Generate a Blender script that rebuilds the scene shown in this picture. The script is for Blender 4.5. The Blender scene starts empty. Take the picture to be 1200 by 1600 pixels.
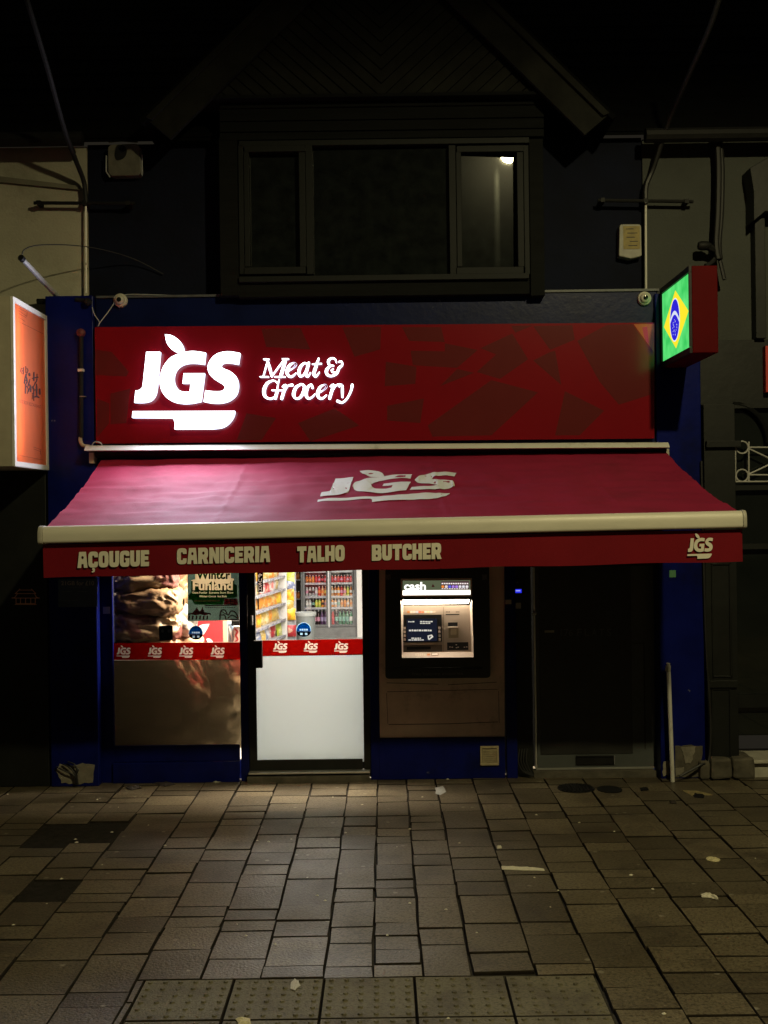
import bpy, bmesh, math, random
from mathutils import Vector, Matrix, noise
from mathutils.geometry import tessellate_polygon

random.seed(11)
R = math.radians
scene = bpy.context.scene
col = scene.collection

# ---------------------------------------------------------------- camera
CAM = Vector((0.0, -8.75, 2.09))
F = 1750.0                     # focal length in pixels of a 1200 px wide picture
ROLL = R(0.75)
cr, sr = math.cos(ROLL), math.sin(ROLL)
cd = bpy.data.cameras.new('camera')
cam = bpy.data.objects.new('camera', cd)
col.objects.link(cam)
cd.sensor_fit = 'HORIZONTAL'
cd.sensor_width = 36.0
cd.lens = 36.0 * F / 1200.0
cd.clip_start = 0.05
cd.clip_end = 500
cam.matrix_world = Matrix(((cr, sr, 0, CAM.x), (0, 0, -1, CAM.y), (-sr, cr, 0, CAM.z), (0, 0, 0, 1)))
scene.camera = cam

# ---------------------------------------------------------------- night sky
world = bpy.data.worlds.new('World')
scene.world = world
world.use_nodes = True
bg = world.node_tree.nodes['Background']
bg.inputs['Color'].default_value = (0.95, 0.82, 0.60, 1)
bg.inputs['Strength'].default_value = 0.016

# ---------------------------------------------------------------- lights
def lamp(name, kind, loc, energy, colour, rot=None, size=None, size_y=None, radius=None):
    l = bpy.data.lights.new(name, kind)
    l.energy = energy
    l.color = colour
    if kind == 'AREA':
        l.shape = 'RECTANGLE'; l.size = size; l.size_y = size_y or size
    if radius is not None:
        l.shadow_soft_size = radius
    o = bpy.data.objects.new(name, l)
    o.location = loc
    if rot: o.rotation_euler = rot
    col.objects.link(o)
    return o

LAMP = Vector((2.9, -7.2, 7.05))
sl = lamp('street_light', 'SPOT', LAMP - Vector((0, 0, 0.12)), 1130, (1.0, 0.87, 0.45), radius=0.11)
sl.data.spot_size = R(168)
sl.data.spot_blend = 0.30
# tube just inside the shop front, above the header, and the ceiling lights deeper in the shop
lamp('window_tube_light', 'AREA', (-0.22, 0.29, 2.48), 780, (1.0, 0.84, 0.64), rot=(0, 0, 0), size=1.35, size_y=0.40)
for k, (yy, e) in enumerate(((2.4, 90), (4.8, 145), (7.0, 100))):
    lamp('ceiling_light', 'AREA', (-0.7, yy, 2.70), e, (1.0, 0.95, 0.86), rot=(0, 0, 0), size=2.2, size_y=0.5)

scene.view_settings.view_transform = 'Standard'
scene.view_settings.look = 'None'
scene.view_settings.exposure = 0
scene.view_settings.gamma = 1
scene.view_settings.use_curve_mapping = False
scene.render.engine = 'CYCLES'
scene.cycles.use_denoising = True
scene.cycles.max_bounces = 8
scene.cycles.transparent_max_bounces = 12
scene.cycles.sample_clamp_indirect = 6
scene.cycles.caustics_reflective = False
scene.cycles.caustics_refractive = False

# ---------------------------------------------------------------- unprojection of measured points onto real planes
def ray(px, py):
    u, v = (px - 600) / F, (800 - py) / F
    return Vector((u * cr + v * sr, 1.0, -u * sr + v * cr))

def at(px, py, Y=0.0):
    d = ray(px, py)
    t = Y - CAM.y
    return Vector((CAM.x + d.x * t, Y, CAM.z + d.z * t))

def ground(px, py, z=0.0):
    d = ray(px, py)
    t = (z - CAM.z) / d.z
    return CAM + d * t

def X(px, py, Y=0.0): return at(px, py, Y).x
def Z(px, py, Y=0.0): return at(px, py, Y).z
def rect(x0, y0, x1, y1, Y=0.0):
    ym, xm = (y0 + y1) / 2, (x0 + x1) / 2
    return X(x0, ym, Y), X(x1, ym, Y), Z(xm, y1, Y), Z(xm, y0, Y)      # xa, xb, za, zb

# ---------------------------------------------------------------- materials
def mat(name, colour, rough=0.6, metal=0.0, var=0.12, scale=5.0, bump=0.0, bscale=60.0, colour2=None, spec=0.5,
        thresh=None, island=0.0, stretch=None):
    m = bpy.data.materials.new(name)
    m.use_nodes = True
    nt = m.node_tree
    b = nt.nodes['Principled BSDF']
    b.inputs['Roughness'].default_value = rough
    b.inputs['Metallic'].default_value = metal
    b.inputs['Specular IOR Level'].default_value = spec
    geo = nt.nodes.new('ShaderNodeNewGeometry')
    src = geo.outputs['Position']
    if stretch:
        mp = nt.nodes.new('ShaderNodeMapping'); mp.inputs['Scale'].default_value = stretch
        nt.links.new(src, mp.inputs['Vector']); src = mp.outputs['Vector']
    n = nt.nodes.new('ShaderNodeTexNoise')
    n.inputs['Scale'].default_value = scale
    n.inputs['Detail'].default_value = 6
    n.inputs['Roughness'].default_value = 0.62
    nt.links.new(src, n.inputs['Vector'])
    rp = nt.nodes.new('ShaderNodeValToRGB')
    c = Vector(colour)
    if colour2 is None:
        a, d = c * (1 - var), c * (1 + var)
    else:
        a, d = c, Vector(colour2)
    lo, hi = thresh if thresh else (0.32, 0.68)
    rp.color_ramp.elements[0].position = lo
    rp.color_ramp.elements[1].position = hi
    rp.color_ramp.elements[0].color = (*a, 1)
    rp.color_ramp.elements[1].color = (*d, 1)
    nt.links.new(n.outputs['Fac'], rp.inputs['Fac'])
    out = rp.outputs['Color']
    if island:
        mx = nt.nodes.new('ShaderNodeMix'); mx.data_type = 'RGBA'; mx.blend_type = 'MULTIPLY'
        mx.inputs['Factor'].default_value = 1
        rr = nt.nodes.new('ShaderNodeMapRange')
        rr.inputs['To Min'].default_value = 1 - island; rr.inputs['To Max'].default_value = 1 + island
        nt.links.new(geo.outputs['Random Per Island'], rr.inputs['Value'])
        nt.links.new(out, mx.inputs[6]); nt.links.new(rr.outputs['Result'], mx.inputs[7])
        out = mx.outputs[2]
    nt.links.new(out, b.inputs['Base Color'])
    if bump:
        n2 = nt.nodes.new('ShaderNodeTexNoise'); n2.inputs['Scale'].default_value = bscale; n2.inputs['Detail'].default_value = 4
        nt.links.new(src, n2.inputs['Vector'])
        bp = nt.nodes.new('ShaderNodeBump'); bp.inputs['Strength'].default_value = bump; bp.inputs['Distance'].default_value = 0.01
        nt.links.new(n2.outputs['Fac'], bp.inputs['Height'])
        nt.links.new(bp.outputs['Normal'], b.inputs['Normal'])
    return m

def emit(name, colour, strength):
    m = bpy.data.materials.new(name)
    m.use_nodes = True
    nt = m.node_tree
    nt.nodes.remove(nt.nodes['Principled BSDF'])
    e = nt.nodes.new('ShaderNodeEmission')
    e.inputs['Color'].default_value = (*colour, 1)
    e.inputs['Strength'].default_value = strength
    nt.links.new(e.outputs[0], nt.nodes['Material Output'].inputs['Surface'])
    return m

def film(name, colour, transp, transl, gloss=0.06, rough=0.05, tcol=(1, 1, 1), ior=1.45):
    """thin sheet: part clear, part translucent, part diffuse, with a weak reflection"""
    m = bpy.data.materials.new(name)
    m.use_nodes = True
    nt = m.node_tree
    nt.nodes.remove(nt.nodes['Principled BSDF'])
    tr = nt.nodes.new('ShaderNodeBsdfTransparent'); tr.inputs['Color'].default_value = (*tcol, 1)
    df = nt.nodes.new('ShaderNodeBsdfDiffuse'); df.inputs['Color'].default_value = (*colour, 1)
    tl = nt.nodes.new('ShaderNodeBsdfTranslucent'); tl.inputs['Color'].default_value = (*colour, 1)
    gl = nt.nodes.new('ShaderNodeBsdfGlossy'); gl.inputs['Roughness'].default_value = rough
    m1 = nt.nodes.new('ShaderNodeMixShader'); m1.inputs['Fac'].default_value = transl
    nt.links.new(df.outputs[0], m1.inputs[1]); nt.links.new(tl.outputs[0], m1.inputs[2])
    m2 = nt.nodes.new('ShaderNodeMixShader'); m2.inputs['Fac'].default_value = transp
    nt.links.new(m1.outputs[0], m2.inputs[1]); nt.links.new(tr.outputs[0], m2.inputs[2])
    m3 = nt.nodes.new('ShaderNodeMixShader')
    fr = nt.nodes.new('ShaderNodeLayerWeight'); fr.inputs['Blend'].default_value = 0.5
    pw = nt.nodes.new('ShaderNodeMath'); pw.operation = 'POWER'; pw.inputs[1].default_value = 5
    ml = nt.nodes.new('ShaderNodeMath'); ml.operation = 'MULTIPLY_ADD'; ml.inputs[1].default_value = 0.6 if gloss else 0.0; ml.inputs[2].default_value = gloss
    nt.links.new(fr.outputs['Facing'], pw.inputs[0]); nt.links.new(pw.outputs[0], ml.inputs[0]); nt.links.new(ml.outputs[0], m3.inputs['Fac'])
    nt.links.new(m2.outputs[0], m3.inputs[1]); nt.links.new(gl.outputs[0], m3.inputs[2])
    nt.links.new(m3.outputs[0], nt.nodes['Material Output'].inputs['Surface'])
    return m

M = {}
M['blue'] = mat('blue_paint', (0.003, 0.0065, 0.095), 0.30, spec=0.14, var=0.25, scale=3, bump=0.12, bscale=25)
M['navy_paint'] = mat('navy_fascia_paint', (0.003, 0.0065, 0.042), 0.35, spec=0.14, var=0.25, scale=3, bump=0.12, bscale=25)
M['navy_wall'] = mat('navy_wall_paint', (0.0025, 0.0038, 0.012), 0.8, spec=0.15, var=0.4, scale=2.2, bump=0.3, bscale=30)
M['cream_wall'] = mat('cream_render', (0.36, 0.34, 0.26), 0.85, var=0.16, scale=1.6, bump=0.35, bscale=50)
M['grey_wall'] = mat('grey_render', (0.042, 0.046, 0.040), 0.85, var=0.14, scale=1.8, bump=0.35, bscale=50)
M['black_paint'] = mat('black_paint', (0.008, 0.009, 0.008), 0.5, spec=0.3, var=0.3, scale=4, bump=0.12, bscale=20)
M['dark_timber'] = mat('dark_grey_timber', (0.0036, 0.0042, 0.0042), 0.8, spec=0.15, var=0.35, scale=3, stretch=(1, 1, 9), bump=0.3, bscale=30)
M['gable_timber'] = mat('lifted_gable_timber', (0.012, 0.012, 0.010), 0.8, var=0.45, scale=4, spec=0.15, bump=0.3, bscale=30)  # dark timber with its tone lifted so the dimly lit gable shows
M['dark_frame'] = mat('dark_window_frame', (0.0042, 0.0054, 0.0054), 0.6, var=0.2, spec=0.2)
M['roof_tile'] = mat('roof_tile', (0.0016, 0.0017, 0.0018), 0.9, spec=0.1, var=0.4, scale=6, bump=0.5, bscale=12)
M['red_panel'] = mat('red_printed_panel', (0.19, 0.004, 0.009), 0.17, var=0.06, scale=2)
M['maroon_panel'] = mat('maroon_printed_patch', (0.112, 0.0135, 0.0140), 0.17, var=0.06, scale=2)
M['orange_reflect'] = mat('orange_reflected_patch', (0.42, 0.10, 0.04), 0.17, var=0.06)  # orange and pink: reflection of the flag lightbox, as surface colour
M['pink_reflect'] = mat('pink_reflected_patch', (0.42, 0.03, 0.10), 0.17, var=0.06)
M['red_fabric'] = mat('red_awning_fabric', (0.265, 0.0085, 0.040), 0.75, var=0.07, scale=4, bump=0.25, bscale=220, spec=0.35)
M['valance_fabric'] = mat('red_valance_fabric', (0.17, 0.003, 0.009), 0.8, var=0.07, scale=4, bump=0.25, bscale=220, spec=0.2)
M['logo_white'] = mat('white_printed_logo', (0.66, 0.68, 0.66), 0.75, var=0.04)
M['cream_letter'] = mat('cream_print', (0.74, 0.70, 0.58), 0.75, var=0.05)
M['white_metal'] = mat('white_coated_metal', (0.62, 0.61, 0.55), 0.35, var=0.06, scale=3)
M['off_white'] = mat('aged_white_plastic', (0.42, 0.40, 0.33), 0.5, var=0.15, scale=12)
M['pale_grey'] = mat('pale_grey_plastic', (0.34, 0.35, 0.35), 0.45, var=0.12, scale=10)
M['grey_metal'] = mat('grey_metal', (0.30, 0.31, 0.32), 0.4, metal=0.6, var=0.15, scale=10)
M['black_metal'] = mat('black_metal', (0.009, 0.009, 0.009), 0.6, spec=0.2, var=0.3, scale=8)
M['cable'] = mat('black_cable', (0.012, 0.012, 0.012), 0.55, var=0.2)
M['rust'] = mat('dark_rusty_iron', (0.030, 0.024, 0.020), 0.7, var=0.4, scale=18)
M['stone'] = mat('old_stone', (0.085, 0.075, 0.055), 0.85, var=0.35, scale=9, bump=0.8, bscale=18)
M['plaster'] = mat('bare_plaster', (0.20, 0.18, 0.14), 0.9, var=0.25, scale=14, bump=0.6, bscale=30)
M['panel_beige'] = mat('beige_board', (0.66, 0.54, 0.44), 0.55, var=0.14, scale=3, bump=0.1, bscale=30)
M['groove'] = mat('dark_groove', (0.03, 0.024, 0.02), 0.7)
M['grey_door'] = mat('grey_painted_steel', (0.070, 0.078, 0.075), 0.5, var=0.18, scale=4)
M['dark_door'] = mat('dark_worn_paint', (0.018, 0.018, 0.017), 0.45, var=0.3, scale=5)
M['steel_edge'] = mat('bright_steel_edge', (0.55, 0.55, 0.52), 0.3, metal=0.7, var=0.1)
M['white_wall'] = mat('white_inner_wall', (0.74, 0.73, 0.70), 0.8, var=0.04)
M['shop_floor'] = mat('shop_floor_vinyl', (0.30, 0.29, 0.27), 0.35, var=0.15)
M['red_board'] = mat('red_shop_board', (0.30, 0.018, 0.024), 0.5, var=0.05)
M['window_glass'] = film('window_glass', (0.5, 0.5, 0.5), 1.0, 0.0, gloss=0.05, rough=0.01)
M['brown_film'] = film('brown_window_film', (0.14, 0.12, 0.085), 0.42, 0.55, gloss=0.04, rough=0.15, tcol=(0.75, 0.68, 0.55))
M['frosted_film'] = film('frosted_film', (0.60, 0.65, 0.67), 0.0, 0.68, gloss=0.04, rough=0.2)
M['red_film'] = film('pale_band_base', (0.75, 0.74, 0.70), 0.0, 0.60, gloss=0.04, rough=0.2)
M['white_film'] = film('white_band_logo', (0.72, 0.72, 0.70), 0.0, 0.48, gloss=0.03, rough=0.2)
M['letter_face'] = emit('lit_letter_face', (0.90, 0.92, 1.0), 5.0)
M['letter_side'] = emit('lit_letter_return', (0.70, 0.78, 1.0), 2.4)
M['letter_face_dim'] = emit('lit_small_letter_face', (0.92, 0.94, 1.0), 5.0)
M['letter_side_dim'] = emit('lit_small_letter_return', (0.72, 0.74, 1.0), 2.2)
M['alarm_plastic'] = mat('weathered_alarm_plastic', (0.11, 0.105, 0.080), 0.55, var=0.25, scale=14)
M['bay_glass'] = mat('dusty_dark_glass', (0.006, 0.0075, 0.007), 0.20, var=0.5, scale=9, spec=0.02)
M['bay_glass'].node_tree.nodes['Principled BSDF'].inputs['Coat Weight'].default_value = 0.7
M['bay_glass'].node_tree.nodes['Principled BSDF'].inputs['Coat Roughness'].default_value = 0.02
M['dark_glass'] = mat('dark_window_glass', (0.010, 0.012, 0.011), 0.035, var=0.2, scale=3, spec=0.6)

def chips(m, colour, lo, hi, scale, strength):
    """sparse scuffs and flaked spots with a shape of their own"""
    nt = m.node_tree; b = nt.nodes['Principled BSDF']
    src = b.inputs['Base Color'].links[0].from_socket
    g = nt.nodes.new('ShaderNodeNewGeometry'); n = nt.nodes.new('ShaderNodeTexNoise')
    n.inputs['Scale'].default_value = scale; n.inputs['Detail'].default_value = 9; n.inputs['Roughness'].default_value = .7
    nt.links.new(g.outputs['Position'], n.inputs['Vector'])
    r = nt.nodes.new('ShaderNodeMapRange'); r.inputs['From Min'].default_value = lo; r.inputs['From Max'].default_value = hi; r.inputs['To Max'].default_value = strength
    nt.links.new(n.outputs['Fac'], r.inputs['Value'])
    mx = nt.nodes.new('ShaderNodeMix'); mx.data_type = 'RGBA'
    nt.links.new(r.outputs['Result'], mx.inputs['Factor']); nt.links.new(src, mx.inputs[6]); mx.inputs[7].default_value = (*colour, 1)
    nt.links.new(mx.outputs[2], b.inputs['Base Color'])
chips(M['navy_paint'], (.20, .20, .22), .70, .73, 5, .8)
chips(M['blue'], (.22, .22, .24), .70, .73, 5, .8)
chips(M['blue'], (.004, .005, .02), .52, .70, 2.3, .6)
chips(M['black_paint'], (.16, .16, .15), .72, .75, 6, .7)
chips(M['white_metal'], (.20, .18, .12), .56, .72, 7, .5)
chips(M['panel_beige'], (.16, .12, .09), .55, .72, 4, .6)
chips(M['red_fabric'], (.13, .006, .016), .52, .70, 3.0, .45)
chips(M['cream_wall'], (.14, .13, .09), .54, .72, 1.3, .6)

# ---------------------------------------------------------------- mesh builder
class MB:
    def __init__(self):
        self.v, self.f, self.m, self.mats = [], [], [], []
        self.smooth = set()
    def mi(self, mt):
        if mt is None: return 0
        if mt not in self.mats: self.mats.append(mt)
        return self.mats.index(mt)
    def add(self, vs, fs, mt=None, smooth=False):
        o = len(self.v)
        k = self.mi(mt)
        self.v += [Vector(p) for p in vs]
        for f in fs:
            if smooth: self.smooth.add(len(self.f))
            self.f.append([i + o for i in f]); self.m.append(k)
        return self
    def box(self, x0, x1, y0, y1, z0, z1, mt=None):
        vs = [(x, y, z) for z in (z0, z1) for y in (y0, y1) for x in (x0, x1)]
        return self.add(vs, [(0, 2, 3, 1), (4, 5, 7, 6), (0, 1, 5, 4), (2, 6, 7, 3), (0, 4, 6, 2), (1, 3, 7, 5)], mt)
    def pbox(self, x0, y0, x1, y1, Y0, Y1, mt=None):
        """box whose front face (at Y0) covers the measured rectangle"""
        a, b, c, d = rect(x0, y0, x1, y1, Y0)
        return self.box(a, b, Y0, Y1, c, d, mt)
    def poly(self, loops, fmap, depth, mt=None, side=None):
        """filled 2-D outline (first loop) with holes, mapped into space and given thickness"""
        flat = [Vector((p[0], p[1], 0)) for l in loops for p in l]
        tris = tessellate_polygon([[Vector((p[0], p[1], 0)) for p in l] for l in loops])
        front = [fmap(p.x, p.y) for p in flat]
        n = len(front)
        d = Vector(depth)
        # orient so that the front faces away from depth
        fs = []
        for t in tris:
            a, b, c = (front[i] for i in t)
            nn = (b - a).cross(c - a)
            fs.append(tuple(t) if nn.dot(d) < 0 else tuple(reversed(t)))
        self.add(front, fs, mt)
        vs = front + [p + d for p in front]
        sides = []
        o = 0
        for l in loops:
            k = len(l)
            for i in range(k):
                a, b = o + i, o + (i + 1) % k
                sides.append((a, b, b + n, a + n))
            o += k
        self.add(vs, sides + [tuple(i + n for i in reversed(f)) for f in fs], side or mt)
        return self
    def tube(self, pts, rad, seg=8, mt=None, caps=True):
        pts = [Vector(p) for p in pts]
        rads = rad if isinstance(rad, (list, tuple)) else [rad] * len(pts)
        vs, fs = [], []
        up = None
        for i, p in enumerate(pts):
            t = (pts[min(i + 1, len(pts) - 1)] - pts[max(i - 1, 0)]).normalized()
            if up is None:
                up = t.orthogonal().normalized()
            else:
                up = (up - t * up.dot(t)).normalized()
            w = t.cross(up)
            for k in range(seg):
                a = 2 * math.pi * k / seg
                vs.append(p + (up * math.cos(a) + w * math.sin(a)) * rads[i])
        for i in range(len(pts) - 1):
            for k in range(seg):
                a, b = i * seg + k, i * seg + (k + 1) % seg
                fs.append((a, b, b + seg, a + seg))
        self.add(vs, fs, mt, smooth=True)
        if caps:
            n = len(pts)
            self.add(vs[:seg], [tuple(reversed(range(seg)))], mt)
            self.add(vs[(n - 1) * seg:], [tuple(range(seg))], mt)
        return self
    def lathe(self, prof, origin, axis='Z', seg=20, mt=None):
        """prof: list of (radius, height) along the axis"""
        o = Vector(origin)
        vs, fs = [], []
        for r, h in prof:
            for k in range(seg):
                a = 2 * math.pi * k / seg
                c, s = r * math.cos(a), r * math.sin(a)
                vs.append(o + Vector({'Z': (c, s, h), 'Y': (c, h, s), 'X': (h, c, s)}[axis]))
        for i in range(len(prof) - 1):
            for k in range(seg):
                a, b = i * seg + k, i * seg + (k + 1) % seg
                fs.append((a, b, b + seg, a + seg))
        fs.append(tuple(reversed(range(seg))))
        fs.append(tuple(range((len(prof) - 1) * seg, len(prof) * seg)))
        return self.add(vs, fs, mt, smooth=True)
    def build(self, name, material=None, parent=None, bevel=0.0, smooth_angle=35, label=None, weld=False):
        me = bpy.data.meshes.new(name)
        off = WL.get(parent.name, Vector()) if parent else Vector(self.origin()) if not parent else Vector()
        me.from_pydata([tuple(p - off) for p in self.v], [], self.f)
        ms = list(self.mats)
        if not ms: ms = [material]
        for mt in ms: me.materials.append(mt)
        for i, p in enumerate(me.polygons):
            p.material_index = self.m[i] if self.mats else 0
            p.use_smooth = i in self.smooth
        bm = bmesh.new(); bm.from_mesh(me)
        if weld or bevel: bmesh.ops.remove_doubles(bm, verts=bm.verts, dist=1e-5)
        bmesh.ops.recalc_face_normals(bm, faces=bm.faces)
        if bevel:
            ed = [e for e in bm.edges if len(e.link_faces) == 2 and e.calc_face_angle(0) > R(30)]
            bmesh.ops.bevel(bm, geom=ed, offset=bevel, segments=2, affect='EDGES', profile=0.5)
        bm.to_mesh(me); bm.free()
        if self.smooth:
            try: me.set_sharp_from_angle(angle=R(smooth_angle))
            except Exception: pass
        o = bpy.data.objects.new(name, me)
        col.objects.link(o)
        if parent:
            o.parent = parent
            WL[o.name] = off
        else:
            o.location = off
            WL[o.name] = off
        if label: o['label'] = label
        return o
    def origin(self):
        xs = [p.x for p in self.v]; ys = [p.y for p in self.v]; zs = [p.z for p in self.v]
        return ((min(xs) + max(xs)) / 2, (min(ys) + max(ys)) / 2, min(zs))

def roughen(o, amp, freq, cuts=4):
    """break up the faces of a solid with small noise"""
    bm = bmesh.new(); bm.from_mesh(o.data)
    bmesh.ops.remove_doubles(bm, verts=bm.verts, dist=1e-5)
    bmesh.ops.subdivide_edges(bm, edges=[e for e in bm.edges if e.calc_length() > .03], cuts=cuts, use_grid_fill=True)
    bmesh.ops.triangulate(bm, faces=bm.faces)
    for v in bm.verts:
        d = noise.noise_vector(v.co * freq + Vector((3.1, 7.7, 1.3)))
        v.co += d * amp
    bm.to_mesh(o.data); bm.free()
    return o

WL = {}
def thing(name, label, cat, loc=(0, 0, 0), group=None):
    o = bpy.data.objects.new(name, None)
    o.empty_display_size = 0.2
    col.objects.link(o)
    o.location = loc
    WL[o.name] = Vector(loc)
    return tag(o, label, cat, group)

def tag(o, label, cat, group=None):
    o['label'] = label; o['category'] = cat
    if group: o['group'] = group
    return o

def structure(o, label=None, cat=None):
    o['kind'] = 'structure'
    if label: o['label'] = label
    if cat: o['category'] = cat
    return o

def dup(root, loc, label=None, group=None, rot=None):
    r = root.copy(); col.objects.link(r); r.location = loc
    WL[r.name] = Vector(loc)
    if rot is not None: r.rotation_euler = rot
    if label: r['label'] = label
    if group: r['group'] = group
    for ch in list(root.children):
        c = ch.copy(); col.objects.link(c); c.parent = r
        for g in list(ch.children):
            d = g.copy(); col.objects.link(d); d.parent = c
    return r

# ---------------------------------------------------------------- outlines
def rnd(pts, seg=5):
    """polygon with optional corner radii (x, y[, r])"""
    out = []
    n = len(pts)
    for i in range(n):
        p = Vector(pts[i][:2])
        r = pts[i][2] if len(pts[i]) > 2 else 0
        if not r:
            out.append((p.x, p.y)); continue
        a, b = Vector(pts[i - 1][:2]), Vector(pts[(i + 1) % n][:2])
        da, db = (a - p), (b - p)
        ra = min(r, da.length * 0.5); rb = min(r, db.length * 0.5)
        s, e = p + da.normalized() * ra, p + db.normalized() * rb
        for k in range(seg + 1):
            t = k / seg
            q = s * (1 - t) ** 2 + p * 2 * t * (1 - t) + e * t * t
            out.append((q.x, q.y))
    return out

def circ(cx, cy, rx, ry=None, n=20):
    ry = ry or rx
    return [(cx + rx * math.cos(2 * math.pi * k / n), cy + ry * math.sin(2 * math.pi * k / n)) for k in range(n)]

def spline(pts, seg=6, closed=False):
    out = []
    n = len(pts)
    P = [Vector(p) for p in pts]
    rng = range(n if closed else n - 1)
    for i in rng:
        p0 = P[i - 1] if (i > 0 or closed) else P[i]
        p1 = P[i]; p2 = P[(i + 1) % n]
        p3 = P[(i + 2) % n] if (i + 2 < n or closed) else p2
        for k in range(seg):
            t = k / seg
            out.append(0.5 * ((2 * p1) + (p2 - p0) * t + (2 * p0 - 5 * p1 + 4 * p2 - p3) * t * t + (3 * p1 - p0 - 3 * p2 + p3) * t ** 3))
    if not closed: out.append(P[-1])
    return out

def stroke(pts, seg=5, cap=4):
    """outline of a brush stroke through (x, y, width)"""
    c = spline(pts, seg)
    L, Rr = [], []
    for i, p in enumerate(c):
        a, b = c[max(i - 1, 0)], c[min(i + 1, len(c) - 1)]
        t = Vector((b.x - a.x, b.y - a.y))
        if t.length < 1e-6: t = Vector((1, 0))
        t.normalize()
        nrm = Vector((-t.y, t.x)) * p.z / 2
        L.append((p.x + nrm.x, p.y + nrm.y)); Rr.append((p.x - nrm.x, p.y - nrm.y))
    def capp(c0, frm, sign):
        o = []
        v = Vector((frm[0] - c0.x, frm[1] - c0.y))
        for k in range(1, cap):
            a = sign * math.pi * k / cap
            o.append((c0.x + v.x * math.cos(a) - v.y * math.sin(a), c0.y + v.x * math.sin(a) + v.y * math.cos(a)))
        return o
    return L + capp(c[-1], L[-1], -1) + Rr[::-1] + capp(c[0], Rr[0], -1)

def quad_map(p00, p10, p11, p01):
    """unit square (u right, v up) -> bilinear patch"""
    a, b, c, d = (Vector(p) for p in (p00, p10, p11, p01))
    return lambda u, v: a * (1 - u) * (1 - v) + b * u * (1 - v) + c * u * v + d * (1 - u) * v

# the shop's mark, traced in a 1200 x 1100 field, y down
def curve2(pts, seg=5):
    """corner points are (x, y), points of a smooth run are (x, y, 1)"""
    out, run = [], []
    n = len(pts)
    i = 0
    while i < n:
        if len(pts[i]) == 2:
            out.append(pts[i]); i += 1
        else:
            j = i
            while j < n and len(pts[j]) == 3: j += 1
            seq = [pts[i - 1][:2]] + [p[:2] for p in pts[i:j]] + [pts[j % n][:2]]
            s = spline([(x, y, 0) for x, y in seq], seg)
            out += [(p.x, p.y) for p in s[1:-1]]
            i = j
    return out

MARK_J = curve2([(190, 232), (335, 232), (302, 600), (285, 680, 1), (240, 738, 1), (165, 760, 1), (65, 760), (78, 635), (108, 632), (140, 612, 1), (152, 585)])
MARK_G = curve2([(808, 240), (700, 224, 1), (630, 226, 1), (540, 246, 1), (440, 292, 1), (370, 380, 1), (335, 480, 1), (331, 560, 1), (352, 640, 1),
                 (402, 708, 1), (480, 755, 1), (570, 772, 1), (660, 769, 1), (760, 750), (798, 455), (580, 455), (568, 560), (652, 560), (642, 645),
                 (590, 648, 1), (530, 630, 1), (492, 580, 1), (478, 520, 1), (488, 455, 1), (520, 402, 1), (572, 367, 1), (640, 351, 1), (720, 352, 1), (795, 362)])
MARK_S = curve2([(1168, 245), (1080, 229, 1), (1000, 229, 1), (920, 254, 1), (860, 310, 1), (830, 380, 1), (840, 445, 1), (880, 500, 1), (940, 541, 1),
                 (990, 572, 1), (1008, 602, 1), (990, 632, 1), (950, 642, 1), (880, 641, 1), (805, 632), (788, 750), (870, 765, 1), (960, 767, 1),
                 (1050, 745, 1), (1120, 690, 1), (1148, 620, 1), (1147, 545, 1), (1118, 480, 1), (1060, 432, 1), (1000, 407, 1), (971, 383, 1), (982, 357, 1),
                 (1020, 346, 1), (1080, 350, 1), (1150, 362)])
MARK_LEAF = curve2([(385, 50), (440, 55, 1), (495, 82, 1), (542, 125, 1), (572, 175, 1), (583, 228, 1), (582, 252), (556, 246), (525, 238, 1), (478, 222, 1), (432, 180, 1), (402, 130, 1)])
MARK_KNIFE = curve2([(48, 850), (1112, 847), (1108, 885, 1), (1085, 935, 1), (1040, 988, 1), (980, 1022, 1), (900, 1034, 1), (800, 1036), (485, 1038), (485, 965), (472, 932, 1), (440, 921, 1), (400, 920), (42, 918)])
MARK = [MARK_J, MARK_G, MARK_S, MARK_LEAF, MARK_KNIFE]

def mark(mb, fmap, depth, mt, side=None, step=0.0004):
    for k, l in enumerate(MARK):
        off = Vector(depth).normalized() * (-step if k == 3 else 0)
        mb.poly([l], lambda u, v: fmap(u, v) + off, depth, mt, side)

def mark_px(mb, x0, y0, x1, y1, Y, thick, mt, skew=0.0):
    """the mark inside a measured box (knife left edge .. S right edge, leaf top .. knife bottom)"""
    def fm(u, v):
        a = (u - 42) / 1126; b = (v - 50) / 988
        return at(x0 + a * (x1 - x0), y0 + b * (y1 - y0) + skew * (a - 0.5), Y)
    mark(mb, fm, (0, thick, 0), mt)

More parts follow.
